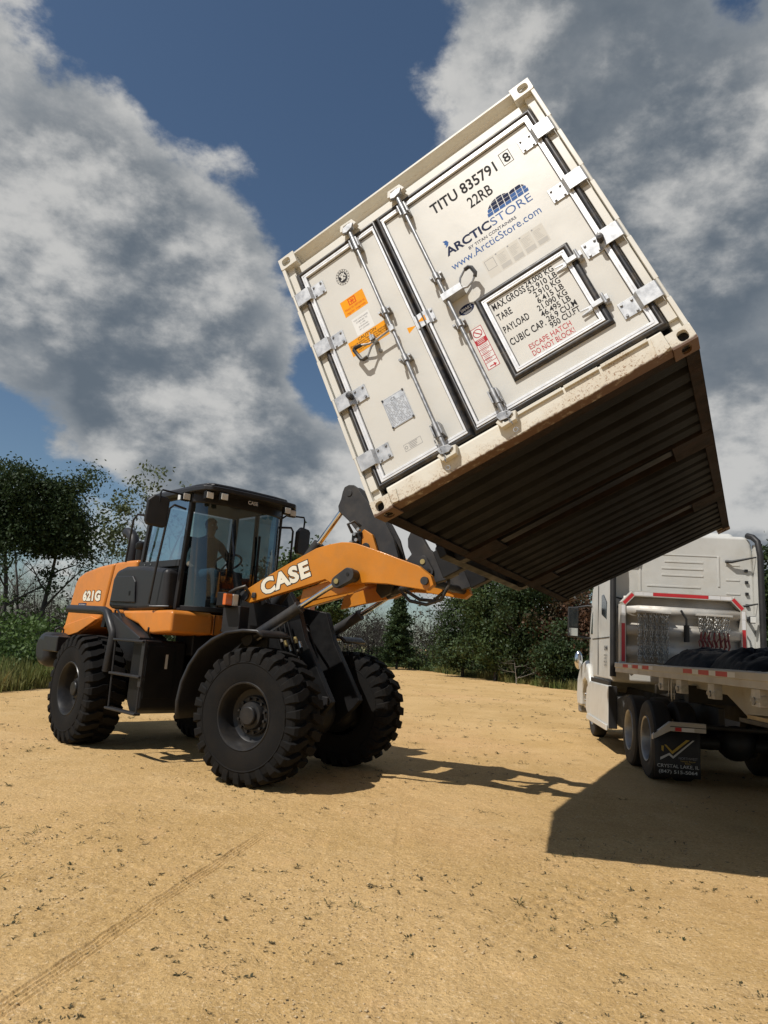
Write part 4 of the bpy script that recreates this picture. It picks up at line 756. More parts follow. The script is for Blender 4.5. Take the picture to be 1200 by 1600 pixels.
B().tube([(-3.62, -.78, 1.44), (-3.62, -.78, 1.52), (-3.60, -.72, 1.56), (-3.58, -.66, 1.52), (-3.58, -.66, 1.44)], .016, 8).build('lifting_eye', 'charcoal', LD)
B().box(-3.3, -2.7, -.80, .80, .95, 1.40).build('tail_frame', 'black', LD, .03)
B().box(-3.33, -2.75, -1.05, -.80, 1.18, 1.42).build('tail_bracket', 'charcoal', LD, .02)
for s in (-1, 1):
    y = s * 1.04
    B().tube([(-2.46, y, 1.845), (-1.22, y, 1.825), (-1.10, y, 1.80), (-.84, y, 1.54), (-.82, y, 1.48), (-.90, y, 1.02)], .060, 14).build('side_guard', 'charcoal', LD, 0, 50)
    B().prism([(-1.25, 1.80), (-.98, 1.80), (-.08, 1.50), (-.08, 1.44), (-.80, 1.46)], *sorted((s * .64, s * 1.03))).build('step_deck', 'charcoal', LD, .015)
    B().tube([(-.98, s * .98, 1.74), (-1.0, s * .98, 1.84), (-.92, s * .98, 1.84), (-.68, s * .98, 1.66), (-.70, s * .98, 1.56)], .014, 8).build('grab_loop', 'charcoal', LD)
    lad = B().tube([(-.60, s * 1.10, 1.46), (-.58, s * 1.10, 1.0), (-.56, s * 1.10, .57)], .014, 8).build('ladder', 'charcoal', LD)
    B().box(.18, .26, s * 1.10 - .012, s * 1.10 + .012, .90, 1.47).build('ladder_rail', 'charcoal', lad, .006); B().tube([(.22, s * 1.10, .92), (.22, s * 1.10, .60)], .012, 8).build('ladder_rail', 'charcoal', lad)
    for z in (1.45, 1.02, .58): B().box(-.60, .25, s * 1.10 - .045, s * 1.10 + .045, z - .016, z + .016).build('step', 'charcoal', lad, .01)
    tk = B().prism([(-.26, 1.47), (.10, 1.47), (.10, .62), (0, .56), (-.14, .56), (-.26, .70)], *sorted((s * .45, s * 1.02))).build('side_tank', 'black', LD, .03)
    B().box(.1005, .108, *sorted((s * .60, s * .99)), .75, 1.40).build('tank_cover', 'black', tk, .01)
    B().box(.1085, .110, *sorted((s * .70, s * .735)), 1.12, 1.30).build('sticker', 'ink_grey', tk)
    B().box(-.85, -.2605, *sorted((s * .45, s * .72)), .95, 1.47).build('recess_shade_box', 'black', LD, .02)  # black box standing in for the shade in the empty space behind the ladder
    B().tube([(.12, s * .98, 1.50), (.20, s * 1.06, 1.56), (.28, s * 1.10, 1.62)], .013, 8).build('step_strut', 'charcoal', LD)
B().box(-.25, .22, -.44, .44, 1.30, 1.86).build('cab_floor_box', 'black', LD, .02)
exh = B().tube([(-2.16, -.30, 2.52), (-2.16, -.30, 2.90), (-2.20, -.30, 3.02), (-2.32, -.30, 3.10), (-2.46, -.30, 3.13)], .085, 16).build('exhaust_pipe', 'charcoal', LD, 0, 60)
B().cyl((-1.75, -.35, 2.58), (-1.75, -.35, 2.80), .085, n=16).lathe([(.085, 0), (.10, .02), (.10, .10), (.06, .13), (0, .13)], (-1.75, -.35, 2.80), (0, 0, 1), 16).build('air_precleaner', 'black', LD)
# --- cab
cab = B().box(-.95, .26, -.71, .73, 1.865, 1.90).build('cab', 'charcoal', LD, .01)
def pillar(p0, p1, w, d, name='cab_pillar'):
    a, b = Vector(p0), Vector(p1); mb = B(); vs = [tuple(q + Vector((x, y, 0))) for q in (a, b) for x, y in ((-w, -d), (w, -d), (w, d), (-w, d))]
    mb.add(vs, [(0, 1, 2, 3), (7, 6, 5, 4), (0, 4, 5, 1), (1, 5, 6, 2), (2, 6, 7, 3), (3, 7, 4, 0)]); return mb.build(name, 'charcoal', cab, .012, 30, 2)
pillar((.155, -.70, 1.88), (.245, -.68, 3.40), .036, .030); pillar((.235, .72, 1.88), (.285, .71, 3.40), .040, .034)
pillar((-.93, -.70, 2.50), (-.86, -.67, 3.42), .036, .032); pillar((-.93, .72, 1.88), (-.86, .70, 3.42), .045, .036); pillar((-.30, .725, 1.9), (-.27, .70, 3.42), .030, .026)
B().box(-.98, .16, -.73, -.665, 2.44, 2.53).build('window_sill', 'charcoal', cab, .008); B().box(-.96, .26, .69, .745, 1.88, 2.16).build('left_door_panel', 'charcoal', cab, .008)
for x in (-.80, -.62, -.45): B().cyl((x, -.731, 2.49), (x, -.738, 2.49), .012, n=8).build('sill_bolt', 'steel', cab)
B().box(-.97, -.93, -.66, .69, 1.90, 2.48).build('rear_bulkhead', 'black', cab, .006)
B().box(-.93, .10, -.668, -.64, 1.90, 2.44).build('side_lining', 'black', cab)
def arcx(y, z): # windscreen bulge
    t = abs(y - .01) / .72; k = (z - 1.88) / 1.5; return .205 + .045 * k + (.36 - .13 * k) * max(0, 1 - t ** 3.6) ** .62
def rows(z0, z1, y0, y1, off=0, n=27, m=8): return [[(arcx(y, z) + off, y, z) for y in [(y0 + y1) / 2 + (y1 - y0) / 2 * math.sin(u * math.pi / 2) for u in np.linspace(-1, 1, n)]] for z in np.linspace(z0, z1, m)]
B().grid(rows(1.90, 3.32, -.675, .70)).build('windscreen', 'glass_front', cab, 0, 60)
B().grid(rows(1.866, 1.93, -.70, .72, .006)).build('windscreen_seal', 'black', cab, 0, 60, solid=.02)
wb = B().grid(rows(3.28, 3.42, -.70, .72, .004)).build('windscreen_header', 'charcoal', cab, 0, 60, solid=.02)
def pane(name, P, m='glass_side'): return B().add(P, [(0, 1, 2, 3)]).build(name, m, cab, 0, 0)
pane('side_window', [(-.90, -.703, 2.53), (.135, -.703, 2.53), (.21, -.683, 3.36), (-.835, -.675, 3.36)]); pane('side_window', [(-.26, .735, 2.16), (.21, .735, 2.16), (.25, .715, 3.36), (-.24, .712, 3.36)]); pane('side_window', [(-.89, .735, 2.16), (-.33, .735, 2.16), (-.30, .712, 3.36), (-.82, .712, 3.36)])
pane('rear_window', [(-.955, -.62, 2.48), (-.955, .64, 2.48), (-.89, .62, 3.36), (-.89, -.60, 3.36)])
rp = [(-1.02, -.70), (-.95, -.76), (.34, -.77), (.60, -.74), (.68, -.66), (.72, -.40), (.735, .01), (.72, .42), (.68, .68), (.60, .76), (.34, .79), (-.95, .78), (-1.02, .72)]
roof = B().prism(rp, 3.405, 3.475, 2).build('roof', 'charcoal', cab, .02, 40, 2)
B().prism([(x * .90 - .03, y * .88) for x, y in rp], 3.476, 3.535, 2).build('roof_cap', 'charcoal', roof, .04, 40, 3)
B().box(-.88, .24, -.64, .66, 3.38, 3.404).build('headliner', 'cab_lining', cab)
for x, y, lit_ in ((.22, -.78, 1), (.60, -.66, 0), (.69, -.50, 0), (.69, .52, 0), (.60, .68, 0)):
    lb = B().box(x - .03, x + .035, y - .06, y + .06, 3.29, 3.40).build('work_light', 'black', roof, .01); B().box(x + .0355, x + .045, y - .048, y + .048, 3.305, 3.385).build('lens', 'lamp_clear', lb, .004)
B().box(.12, .21, -.8355, -.825, 3.305, 3.375).build('marker_lens', 'lamp_clear', roof, .003)
text('CASE', .05, (.70, -.12, 3.325), (0, 1, 0), (0, 0, 1), 'ink_grey', roof, bold=.03)
# mirrors and rails
for s, bx in ((-1, .22), (1, .30)):
    ar = B().tube([(bx, s * .73, 3.30), (bx + .03, s * .80, 3.36), (bx - .02 if s < 0 else bx + .05, s * 1.10, 3.38), (bx - .02 if s < 0 else bx + .05, s * 1.12, 3.33), (bx - .04 if s < 0 else bx + .05, s * 1.11, 3.16)], .013, 8).build('mirror_arm', 'black', cab)
    xm, ym, zm = (bx - .06, s * 1.12, 3.10) if s < 0 else (bx + .03, s * 1.12, 3.02)
    R_ = rotm('Z', -12 if s < 0 else 12); hs = B(); pts = [(-.12, -.19), (.10, -.21), (.135, -.17), (.145, .16), (.11, .20), (-.06, .21), (-.14, .13), (-.15, -.14)]
    Tm = Matrix.Translation((xm, ym, zm)) @ R_.to_4x4()
    hs.T = Tm; hs.prism([(y * (1 if s < 0 else 1), z) for y, z in pts], -.035, .035, 0); h_ = hs.build('mirror_housing', 'charcoal', ar, .025, 40, 3)
    gm = MB(Tm); gm.add([(-.0365, y * .86, z * .88) for y, z in pts], [tuple(range(8))]); gm.build('mirror_glass', 'mirror', h_)
B().tube([(.20, -.74, 3.19), (.18, -.90, 3.22), (.14, -.94, 3.17), (-.02, -.95, 2.4), (-.10, -.95, 1.93), (-.06, -.95, 1.90), (.16, -.80, 1.91)], .016, 8).build('handrail', 'charcoal', cab)
B().tube([(-.88, -.72, 3.20), (-.95, -.86, 3.20), (-1.02, -.88, 3.12), (-1.10, -.88, 2.52)], .016, 8).build('handrail', 'charcoal', cab)
B().tube([(.28, .76, 3.18), (.30, .92, 3.20), (.31, .95, 3.15), (.30, .95, 2.2)], .016, 8).build('handrail', 'charcoal', cab)
B().tube([(.585, .15, 1.98), (.57, .18, 2.3), (.545, .22, 2.75)], .010, 6).box(.535, .55, .205, .235, 2.3, 2.95).build('wiper', 'black', cab)
# interior
B().box(-.72, -.20, -.27, .30, 2.16, 2.34).box(-.80, -.66, -.26, .29, 2.30, 2.98).box(-.60, -.25, -.2, .22, 1.9, 2.16).build('driver_seat', 'seat', cab, .05, 40, 3)
B().box(-.55, -.05, -.62, -.34, 1.9, 2.40).box(-.55, -.05, .36, .66, 1.9, 2.30).build('console', 'black', cab, .03)
col = B().tube([(.36, .02, 1.9), (.30, .02, 2.3), (.16, .02, 2.55)], [.07, .06, .04], 10).box(.20, .34, -.10, .14, 2.30, 2.44).build('steering_column', 'black', cab, .01)
cs = Vector((.13, .02, 2.58)); ux_ = Vector((.85, 0, .52)).normalized(); B().tube([tuple(cs + ux_ * .19 * math.cos(a) + Vector((0, 1, 0)) * .19 * math.sin(a)) for a in np.linspace(0, 6.283, 25)[:-1]], .015, 8, True).tube([tuple(cs + ux_ * -.19), tuple(cs), tuple(cs + ux_ * .19)], .011, 6).build('steering_wheel', 'black', col)
B().prism([(-.30, 1.90), (.30, 1.90), (.38, 2.15), (.30, 2.28), (.1, 2.1)], .16, .60).build('dash', 'black', cab, .03)
# --- front frame
for s in (-1, 1):
    Fm().prism([(-1.15, .62), (-1.15, 1.15), (-.95, 1.45), (-.88, 2.20), (-.62, 2.22), (-.48, 2.02), (.0, 1.96), (.14, 1.60), (.58, .90), (.50, .80), (.25, .58), (-.6, .48)], *sorted((s * .27, s * .37))).build('lift_tower', 'black', LD, .012)
    Fm().box(.46, .54, *sorted((s * .371, s * .40)), .86, .96).build('tower_lug', 'charcoal', LD, .006)
Fm().box(-.95, .10, -.269, .269, .55, 1.15).build('front_frame', 'black', LD, .03)
Fm().box(-.45, -.25, -.269, .269, 1.2, 1.80).build('tower_web', 'black', LD, .02)
Fm().cyl((0, -.72, .735), (0, .72, .735), .16, n=20).ell((0, 0, .735), (.36, .36, .34)).lathe([(.16, 0), (.28, .12), (.30, .25), (.0, .26)], (0, -.45, .735), (0, -1, 0), 20).lathe([(.16, 0), (.28, .12), (.30, .25), (0, .26)], (0, .45, .735), (0, 1, 0), 20).build('front_axle', 'black', LD)
for s in (-1, 1):
    pr = [(-1.04, .60), (-1.06, .80), (-1.02, 1.02), (-.93, 1.22), (-.80, 1.40), (-.62, 1.53), (-.42, 1.62), (-.18, 1.655), (.02, 1.655), (.10, 1.60)]
    Fm().grid([[(x, s * y, z + (.0 if y > .7 else .0)) for y in (.62, .66, 1.12, 1.16)] for x, z in pr]).build('front_fender', 'charcoal', LD, 0, 50, solid=.035)
    Fm().prism([(-1.0, .9), (-.6, 1.5), (-.2, 1.62), (-.2, 1.2), (-.7, .9)], *sorted((s * .62, s * .655))).build('fender_bracket', 'black', LD)
    # lamps on brackets
    Fm().box(-.83, -.56, *sorted((s * .60, s * .78)), 1.62, 1.95).box(-.80, -.70, *sorted((s * .62, s * .90)), 1.92, 2.10).build('lamp_bracket', 'charcoal', LD, .012)
    lh = Fm().box(-.80, -.66, *sorted((s * .72, s * .95)), 1.93, 2.10).build('front_lamp', 'black', LD, .012)
    Fm().box(-.6595, -.645, *sorted((s * .73, s * .83)), 1.945, 2.085).build('headlight_lens', 'lamp_clear', lh, .006); Fm().box(-.70, -.648, *sorted((s * .835, s * .955)), 1.945, 2.085).build('indicator_lens', 'amber', lh, .01)
    # lift arms: plate with a hump, stepped profile towards the fork end
    ap = [(-.70, 2.145), (-.40, 2.31), (-.05, 2.49), (.34, 2.675), (.52, 2.72), (.69, 2.745), (.80, 2.742), (.90, 2.725), (1.05, 2.68), (1.25, 2.62), (1.42, 2.56), (1.70, 2.47), (1.86, 2.36), (1.90, 2.26), (1.82, 2.20), (1.62, 2.225), (1.34, 2.262), (1.10, 2.272), (.92, 2.262), (.80, 2.25), (.70, 2.23), (.61, 2.25), (.50, 2.305), (.19, 2.215), (-.59, 2.00), (-.68, 2.03)]
    arm = Fm().prism(ap, *sorted((s * .50, s * .585))).build('lift_arm', 'orange_dark', LD, .008, 30, 2)
    Fm().prism([(.44, 2.28), (.70, 2.34), (.98, 2.32), (1.0, 2.24), (.86, 2.18), (.66, 2.14), (.46, 2.10), (.10, 2.02), (.14, 2.19)], *sorted((s * .44, s * .499))).build('arm_web', 'orange_dark', arm, .006)
    if s < 0:
        for m_, bo_, y_ in (('ink_black', .088, -.5865), ('ink_cream', .050, -.5885)): text('CASE', .190, (-.395, y_, 2.100), (.90, 0, .335), (-.30, 0, 1), m_, arm, sx=1.13, bold=bo_, T=XF, spacing=1.10, raw=True)
    # lift cylinder with boss
    y = s * .70
    cy = Fm().cyl((-.36, y, 1.60), (.235, y, 1.955), .066, n=20).cyl((.235, y, 1.955), (.262, y, 1.971), .074, n=20).build('lift_cylinder', 'greyplate', LD, 0, 50)
    Fm().cyl((.262, y, 1.971), (.76, y, 2.268), .030, n=14).build('cylinder_rod', 'chrome', cy, 0, 50)
    Fm().tube([(-.30, y + s * .02, 1.56), (.0, y + s * .02, 1.74), (.16, y, 1.86)], .014, 8).build('cylinder_pipe', 'steel', cy)
    d_ = Vector((.10, 0, .06)); Fm().cyl((-.42, s * .60, 1.565), (-.42, s * .78, 1.565), .085, n=18).build('cylinder_eye', 'greyplate', cy, .006)
    po = [(.76 + .07 * math.cos(a), 2.262 + .07 * math.sin(a)) for a in np.linspace(math.radians(120), math.radians(300), 9)] + [(.90 + .082 * math.cos(a), 2.345 + .082 * math.sin(a)) for a in np.linspace(math.radians(-60), math.radians(120), 9)]
    bs_ = Fm().prism(po, *sorted((s * .66, s * .745))).build('pin_boss', 'greyplate', arm, .008); Fm().cyl((.90, s * .585, 2.345), (.90, s * .66, 2.345), .075, n=16).build('pin_sleeve', 'greyplate', arm)
    Fm().cyl((.765, s * .746, 2.268), (.765, s * .76, 2.268), .030, n=14).build('pin_cap', 'brass', bs_); Fm().cyl((.905, s * .746, 2.35), (.905, s * .75, 2.35), .020, n=12).build('pin_hole', 'hole', bs_)
    Fm().cyl((-.66, s * .36, 2.09), (-.66, s * .62, 2.09), .06, n=16).build('arm_pivot', 'greyplate', LD)
    Fm().tube([(-.60, s * .60, 2.12), (-.62, s * .66, 2.2), (-.72, s * .70, 2.16), (-.85, s * .66, 2.12)], .022, 8).build('arm_hose', 'rubber', LD)
    Fm().box(-.55, -.49, *sorted((s * .586, s * .61)), 2.06, 2.13).build('arm_stop', 'rubber', arm, .01)
    # coupler plates and hook
    cp_ = [(1.47, 2.80), (1.50, 2.87), (1.57, 2.885), (1.64, 2.83), (1.74, 2.68), (1.90, 2.57), (2.06, 2.46), (2.10, 2.40), (1.96, 2.33), (1.72, 2.26), (1.66, 2.30), (1.60, 2.47), (1.44, 2.52), (1.53, 2.62), (1.48, 2.70)]
    cq = Fm().prism(cp_, *sorted((s * .34, s * .42))).build('coupler_plate', 'greyplate', LD, .01)
    link = [(1.69 + .055 * math.cos(a), 2.545 + .055 * math.sin(a)) for a in np.linspace(math.radians(20), math.radians(200), 7)] + [(1.77 + .055 * math.cos(a), 2.42 + .055 * math.sin(a)) for a in np.linspace(math.radians(200), math.radians(380), 7)]
    Fm().prism(link, *sorted((s * .421, s * .445))).build('coupler_link', 'greyplate', cq, .006)
    for (x, z), m_ in (((1.69, 2.53), 'brass'), ((1.77, 2.43), 'hole')): Fm().cyl((x, s * .446, z), (x, s * .455, z), .030 if m_ == 'brass' else .02, n=14).build('coupler_pin', m_, cq)
Fm().cyl((.76, -.499, 2.60), (.76, .499, 2.60), .10, n=20).build('cross_tube', 'orange_dark', LD)
Fm().prism([(.40, 2.36), (1.12, 2.40), (1.12, 2.44), (.40, 2.42)], -.499, .499).build('arm_shadow_plate', 'orange_dark', LD, .01)  # plate added between the arms to close gaps in the boom's ground shadow
Fm().cyl((1.80, -.62, 2.30), (1.80, .62, 2.30), .045, n=16).build('coupler_pivot', 'greyplate', LD)
for s in (-1, 1): Fm().prism([(.52, 2.70), (.60, 2.84), (.74, 2.97), (.86, 2.90), (.95, 2.68), (.76, 2.55)], *sorted((s * .12, s * .17))).build('bellcrank_bracket', 'orange_dark', LD, .008)
bk = [(.345, 3.47), (.37, 3.535), (.43, 3.56), (.50, 3.555), (.57, 3.51), (.65, 3.41), (.84, 3.22), (1.00, 3.05), (1.12, 2.86), (1.20, 2.64), (1.20, 2.40), (1.12, 2.20), (1.0, 2.14), (.92, 2.22), (.94, 2.45), (.88, 2.66), (.76, 2.80), (.62, 2.93), (.46, 3.10), (.31, 3.22), (.295, 3.29), (.33, 3.38)]
for s in (-1, 1): Fm().prism(bk, *sorted((s * .055, s * .105))).build('bellcrank', 'greyplate', LD, .008)
Fm().cyl((.45, -.115, 3.45), (.45, .115, 3.45), .042, n=18).build('bellcrank_pin', 'greyplate', LD, .004); Fm().cyl((.78, -.18, 2.74), (.78, .18, 2.74), .06, n=18).build('bellcrank_pivot', 'greyplate', LD, .004)
Fm().tube([(1.06, 0, 2.22), (1.35, 0, 2.30), (1.62, 0, 2.44), (1.70, 0, 2.72)], .05, 10).build('bucket_link', 'greyplate', LD)
tc_ = Fm().cyl((-.72, 0, 1.93), (-.02, 0, 2.83), .075, n=18).build('tilt_cylinder', 'greyplate', LD); Fm().cyl((-.02, 0, 2.83), (.45, 0, 3.45), .036, n=14).build('cylinder_rod', 'chrome', tc_, 0, 50)
for k, (dx, dz) in enumerate(((.02, .0), (.05, -.07), (-.02, -.10), (.07, .06), (.0, -.16))): Fm().cyl((.62 + dx, -.19, 2.90 + dz), (.62 + dx, -.235, 2.90 + dz), .022, n=8).build('hose_fitting', 'steel', LD)
Fm().box(.58, .72, -.19, -.12, 2.72, 2.93).build('valve_block', 'black', LD, .01)
for k, pts in enumerate((((.60, -.21, 2.92), (.56, -.26, 3.02), (.64, -.24, 3.06), (.70, -.18, 3.0)), ((.62, -.21, 2.80), (.60, -.30, 2.72), (.62, -.32, 2.60)), ((1.35, -.30, 2.22), (1.50, -.34, 2.10), (1.72, -.36, 2.06), (1.90, -.36, 2.12), (1.98, -.36, 2.28), (1.97, -.34, 2.36)), ((1.40, -.25, 2.22), (1.60, -.28, 2.12), (1.78, -.30, 2.11), (1.92, -.32, 2.22)))):
    Fm().tube([Vector(p) for p in pts], .020, 8).build('hydraulic_hose', 'rubber', LD, 0, 60)
for k in range(4): Fm().tube([(-.30 + k * .07, -.42 - .02 * (k % 2), 1.80), (-.22 + k * .07, -.45, 1.62), (-.12 + k * .07, -.44, 1.40), (-.08 + k * .06, -.40, 1.15)], .016, 7).build('hydraulic_hose', 'black', LD, 0, 60)
for k in range(5): Fm().cyl((-.16 + k * .07, -.455, 1.62 - .05 * (k % 3)), (-.13 + k * .07, -.455, 1.55 - .05 * (k % 3)), .022, n=8).build('hose_fitting', 'brass' if k % 2 else 'steel', LD)
for k in range(4): B().tube([(.35, -.18 + k * .1, 1.62), (.62, -.14 + k * .1, 1.70), (.9, -.05 + k * .1, 1.58), (1.1, .1 + k * .1, 1.35)], .018, 7).build('hydraulic_hose', 'rubber', LD, 0, 60)
for k in range(4): Fm().tube([(-.5 + .05 * k, -.20 + .085 * k, 1.95), (-.2 + .05 * k, -.28 + .085 * k, 1.70 - .03 * (k % 3)), (.02 + .03 * k, -.27 + .08 * k, 1.40), (.10, -.25 + .08 * k, 1.1)], .017, 7).build('hydraulic_hose', 'black', LD, 0, 60)
for k in range(4): Fm().cyl((.06 + .03 * k, -.40, 1.46 - .08 * k), (.08 + .03 * k, -.44, 1.44 - .08 * k), .020, n=8).build('grease_fitting', 'steel', LD)
# fork carriage and tines, set along the container floor
CF = RM.inverted() @ CM
def Cm(): return MB(CF)
for y in (2.01, 4.09):
    fk = Cm().prism([(-1.33, .80), (-1.33, .06), (-1.30, .028), (-1.20, .024), (.95, .045), (1.02, .055), (.95, .072), (-1.20, .085), (-1.26, .12), (-1.27, .80)], y - .07, y + .07).build('fork', 'black', LD, .004)
cg = Cm().box(-1.42, -1.335, 1.75, 4.35, .08, .20).box(-1.42, -1.335, 1.75, 4.35, .62, .72)
for y in (1.80, 2.60, 3.50, 4.28): cg.box(-1.41, -1.345, y - .04, y + .04, .2, .62)
cg.build('fork_carriage', 'black', LD, .01)
for y in (2.62, 3.48): Cm().box(-1.72, -1.42, y - .06, y + .06, .14, .46).build('carriage_lug', 'black', LD, .01)  # lugs lengthened so the boom's shadow joins the container's
for m_, bo_, y_ in (('ink_black', .105, -.6225), ('ink_cream', .060, -.6245)): text('621G', .148, (-3.07, y_, 2.01), (1, 0, 0), (0, 0, 1), m_, hood, sx=1.40, bold=bo_, spacing=1.08, raw=True)
MB().box(-3.22, -2.90, -.6225, -.6215, 1.885, 1.965).build('dealer_decal', 'ink_navy', hood)
for z in (1.90, 1.93): text('TITAN' if z > 1.91 else 'MACHINERY', .022, (-3.20, -.6235, z), (1, 0, 0), (0, 0, 1), 'ink_grey', hood, bold=.01, width=.26)

# ------------------------------------------------------------------ driver
mat('skin', (.42, .24, .17), .55, var=.06, vs=12); mat('shirt', (.030, .045, .055), .85, var=.15, vs=9, bump=.2, bs=25); mat('jeans', (.16, .22, .30), .85, var=.2, vs=14, bump=.2, bs=40); mat('hair', (.10, .09, .08), .8, var=.2); mat('boots', (.05, .035, .025), .7)
def person(Mx, label):
    J = {'pel': (-.42, .02, 2.42, .155, .13), 'waist': (-.44, .02, 2.56, .145, .12), 'chest': (-.44, .02, 2.78, .17, .125), 'neck0': (-.43, .02, 2.93, .085, .075), 'neck': (-.415, .02, 2.985, .055, .055), 'head0': (-.405, .02, 3.05, .072, .075), 'head1': (-.405, .02, 3.13, .085, .082), 'head2': (-.41, .02, 3.20, .075, .07)}
    Ed = [('pel', 'waist'), ('waist', 'chest'), ('chest', 'neck0'), ('neck0', 'neck'), ('neck', 'head0'), ('head0', 'head1'), ('head1', 'head2')]
    for s, n in ((-1, 'r'), (1, 'l')):
        J.update({n + 'hip': (-.36, .02 + s * .10, 2.40, .095, .095), n + 'knee': (.06, .02 + s * .15, 2.44, .068, .068), n + 'calf': (.10, .02 + s * .15, 2.24, .056, .056), n + 'ank': (.10, .02 + s * .14, 1.99, .042, .042), n + 'heel': (.10, .02 + s * .14, 1.95, .044, .044), n + 'toe': (.27, .02 + s * .15, 1.935, .038, .034),
                  n + 'sh': (-.43, .02 + s * .19, 2.87, .068, .068)})
        if s < 0: J.update({'relb': (-.40, -.30, 2.60, .046, .046), 'rwri': (-.17, -.40, 2.50, .030, .028), 'rpalm': (-.11, -.42, 2.50, .030, .020)})
        else: J.update({'lelb': (-.25, .30, 2.62, .046, .046), 'lwri': (-.04, .17, 2.64, .030, .028), 'lpalm': (.01, .14, 2.645, .030, .020)})
        Ed += [('pel', n + 'hip'), (n + 'hip', n + 'knee'), (n + 'knee', n + 'calf'), (n + 'calf', n + 'ank'), (n + 'ank', n + 'heel'), (n + 'heel', n + 'toe'), ('neck0', n + 'sh'), (n + 'sh', n + 'elb'), (n + 'elb', n + 'wri'), (n + 'wri', n + 'palm')]
        px, py, pz = J[n + 'palm'][:3]; f0 = Vector((.9, -.2 if s < 0 else -.3, -.1)).normalized(); side = Vector((0.2, .9, 0)).normalized()
        for i, (o, ln) in enumerate(((-.026, .055), (-.009, .065), (.009, .062), (.026, .048))):
            a = Vector((px, py, pz)) + side * o + f0 * .035; b_ = a + f0 * ln * .5; c = b_ + (f0 + Vector((0, 0, -1.2))).normalized() * ln * .5
            for k, q in enumerate((a, b_, c)): J['%sf%d%d' % (n, i, k)] = (*q, .0095 - .0012 * k, .0095 - .0012 * k)
            Ed += [(n + 'palm', '%sf%d0' % (n, i)), ('%sf%d0' % (n, i), '%sf%d1' % (n, i)), ('%sf%d1' % (n, i), '%sf%d2' % (n, i))]
        th_ = Vector((px, py, pz)) + side * (.035 * (1 if s < 0 else -1)); J[n + 't0'] = (*th_, .011, .011); J[n + 't1'] = (*(th_ + f0 * .04 + Vector((0, 0, -.012))), .009, .009); Ed += [(n + 'palm', n + 't0'), (n + 't0', n + 't1')]
    ks = list(J); me = bpy.data.meshes.new('person'); me.from_pydata([J[k][:3] for k in ks], [(ks.index(a), ks.index(b)) for a, b in Ed], [])
    o = bpy.data.objects.new('person', me); COL.objects.link(o); sk = o.modifiers.new('skin', 'SKIN'); sk.use_smooth_shade = True
    for k, v in zip(ks, me.skin_vertices[0].data): v.radius = J[k][3:5]; v.use_root = (k == 'pel')
    o.modifiers.new('sub', 'SUBSURF').levels = 2
    bpy.context.view_layer.update(); m2 = bpy.data.meshes.new_from_object(o.evaluated_get(bpy.context.evaluated_depsgraph_get())); o.modifiers.clear(); o.data = m2
    # face: push out nose, brow and chin, flatten the sockets
    for v in m2.vertices:
        x, y, z = v.co
        if z > 3.0 and x > -.36:
            dy = y - .02; v.co.x += .030 * math.exp(-(dy / .014) ** 2 - ((z - 3.105) / .022) ** 2) + .010 * math.exp(-(dy / .03) ** 2 - ((z - 3.035) / .015) ** 2) - .008 * sum(math.exp(-((dy - e) / .015) ** 2 - ((z - 3.135) / .012) ** 2) for e in (-.032, .032))
    for n in ('skin', 'shirt', 'jeans', 'boots'): m2.materials.append(MATS[n])
    for p in m2.polygons:
        c = p.center; hand = (c.y < -.355 and c.x > -.24) or (c.y > .10 and c.x > -.10 and c.z > 2.58); p.material_index = 0 if (c.z > 2.955 or hand) else (3 if c.z < 2.01 else (2 if (c.z < 2.50 and not (c.y < -.20 and c.z > 2.47)) else 1)); p.use_smooth = True
    o.matrix_world = Mx; tag(o, label, 'person')
    MB().ell((-.418, .02, 3.165), (.094, .088, .088), 20, 12).build('hair', 'hair', o); h_ = o.children[0]
    bm = bmesh.new(); bm.from_mesh(h_.data); bmesh.ops.delete(bm, geom=[v for v in bm.verts if v.co.z < 3.13 + (.045 if v.co.x > -.40 else -.05)], context='VERTS'); bm.to_mesh(h_.data); bm.free()
    for s in (-1, 1):
        MB().ell((-.402, .02 + s * .088, 3.115), (.020, .010, .030), 10, 8).build('ear', 'skin', o); MB().ell((-.331, .02 + s * .032, 3.135), (.010, .013, .010), 10, 8).build('eye', 'ink_white', o)
    MB().box(-.331, -.3225, -.006, .046, 3.066, 3.072).build('mouth', 'boots', o, .002)
    return o
person(RM, 'person in a dark shirt and blue jeans seated at the controls inside the cab')
# ------------------------------------------------------------------ highway tractor and flatbed trailer
mat('twhite', (.56, .555, .52), .38, var=.05, vs=2, dust=.35, dcol=(.42, .38, .30), ds=2.5, coat=.2)
mat('tblack', (.012, .012, .013), .55, var=.2, vs=5, dust=.25, dcol=(.045, .038, .028)); mat('ttyre', (.013, .013, .013), .8, var=.2, vs=6, bump=.2, bs=60, dust=.3, dcol=(.05, .04, .03))
mat('polished', (.30, .30, .30), .42, metal=.7, var=.12, vs=9, dust=.35, dcol=(.33, .29, .22), ds=6); mat('deck_alu', (.52, .50, .46), .5, metal=.15, var=.15, vs=6, dust=.55, dcol=(.30, .24, .16), ds=3)
mat('deck_wood', (.20, .14, .085), .8, var=.3, vs=9); mat('tape_red', (.50, .022, .03), .35, var=.06); mat('tape_white', (.70, .70, .70), .35, var=.05); mat('chain', (.46, .45, .42), .4, metal=.6, var=.5, vs=30)
mat('tarp', (.0035, .0042, .006), .6, spec=.2, var=.35, vs=4, bump=.6, bs=14); mat('lumber', (.42, .30, .15), .75, var=.2, vs=9); mat('strap', (.42, .40, .34), .8, var=.15, vs=20); mat('binder_red', (.16, .02, .02), .5, var=.3, vs=20); mat('gold', (.40, .27, .04), .5)
mat('dark_glass', (.010, .013, .015), .06, var=.05, coat=.5)
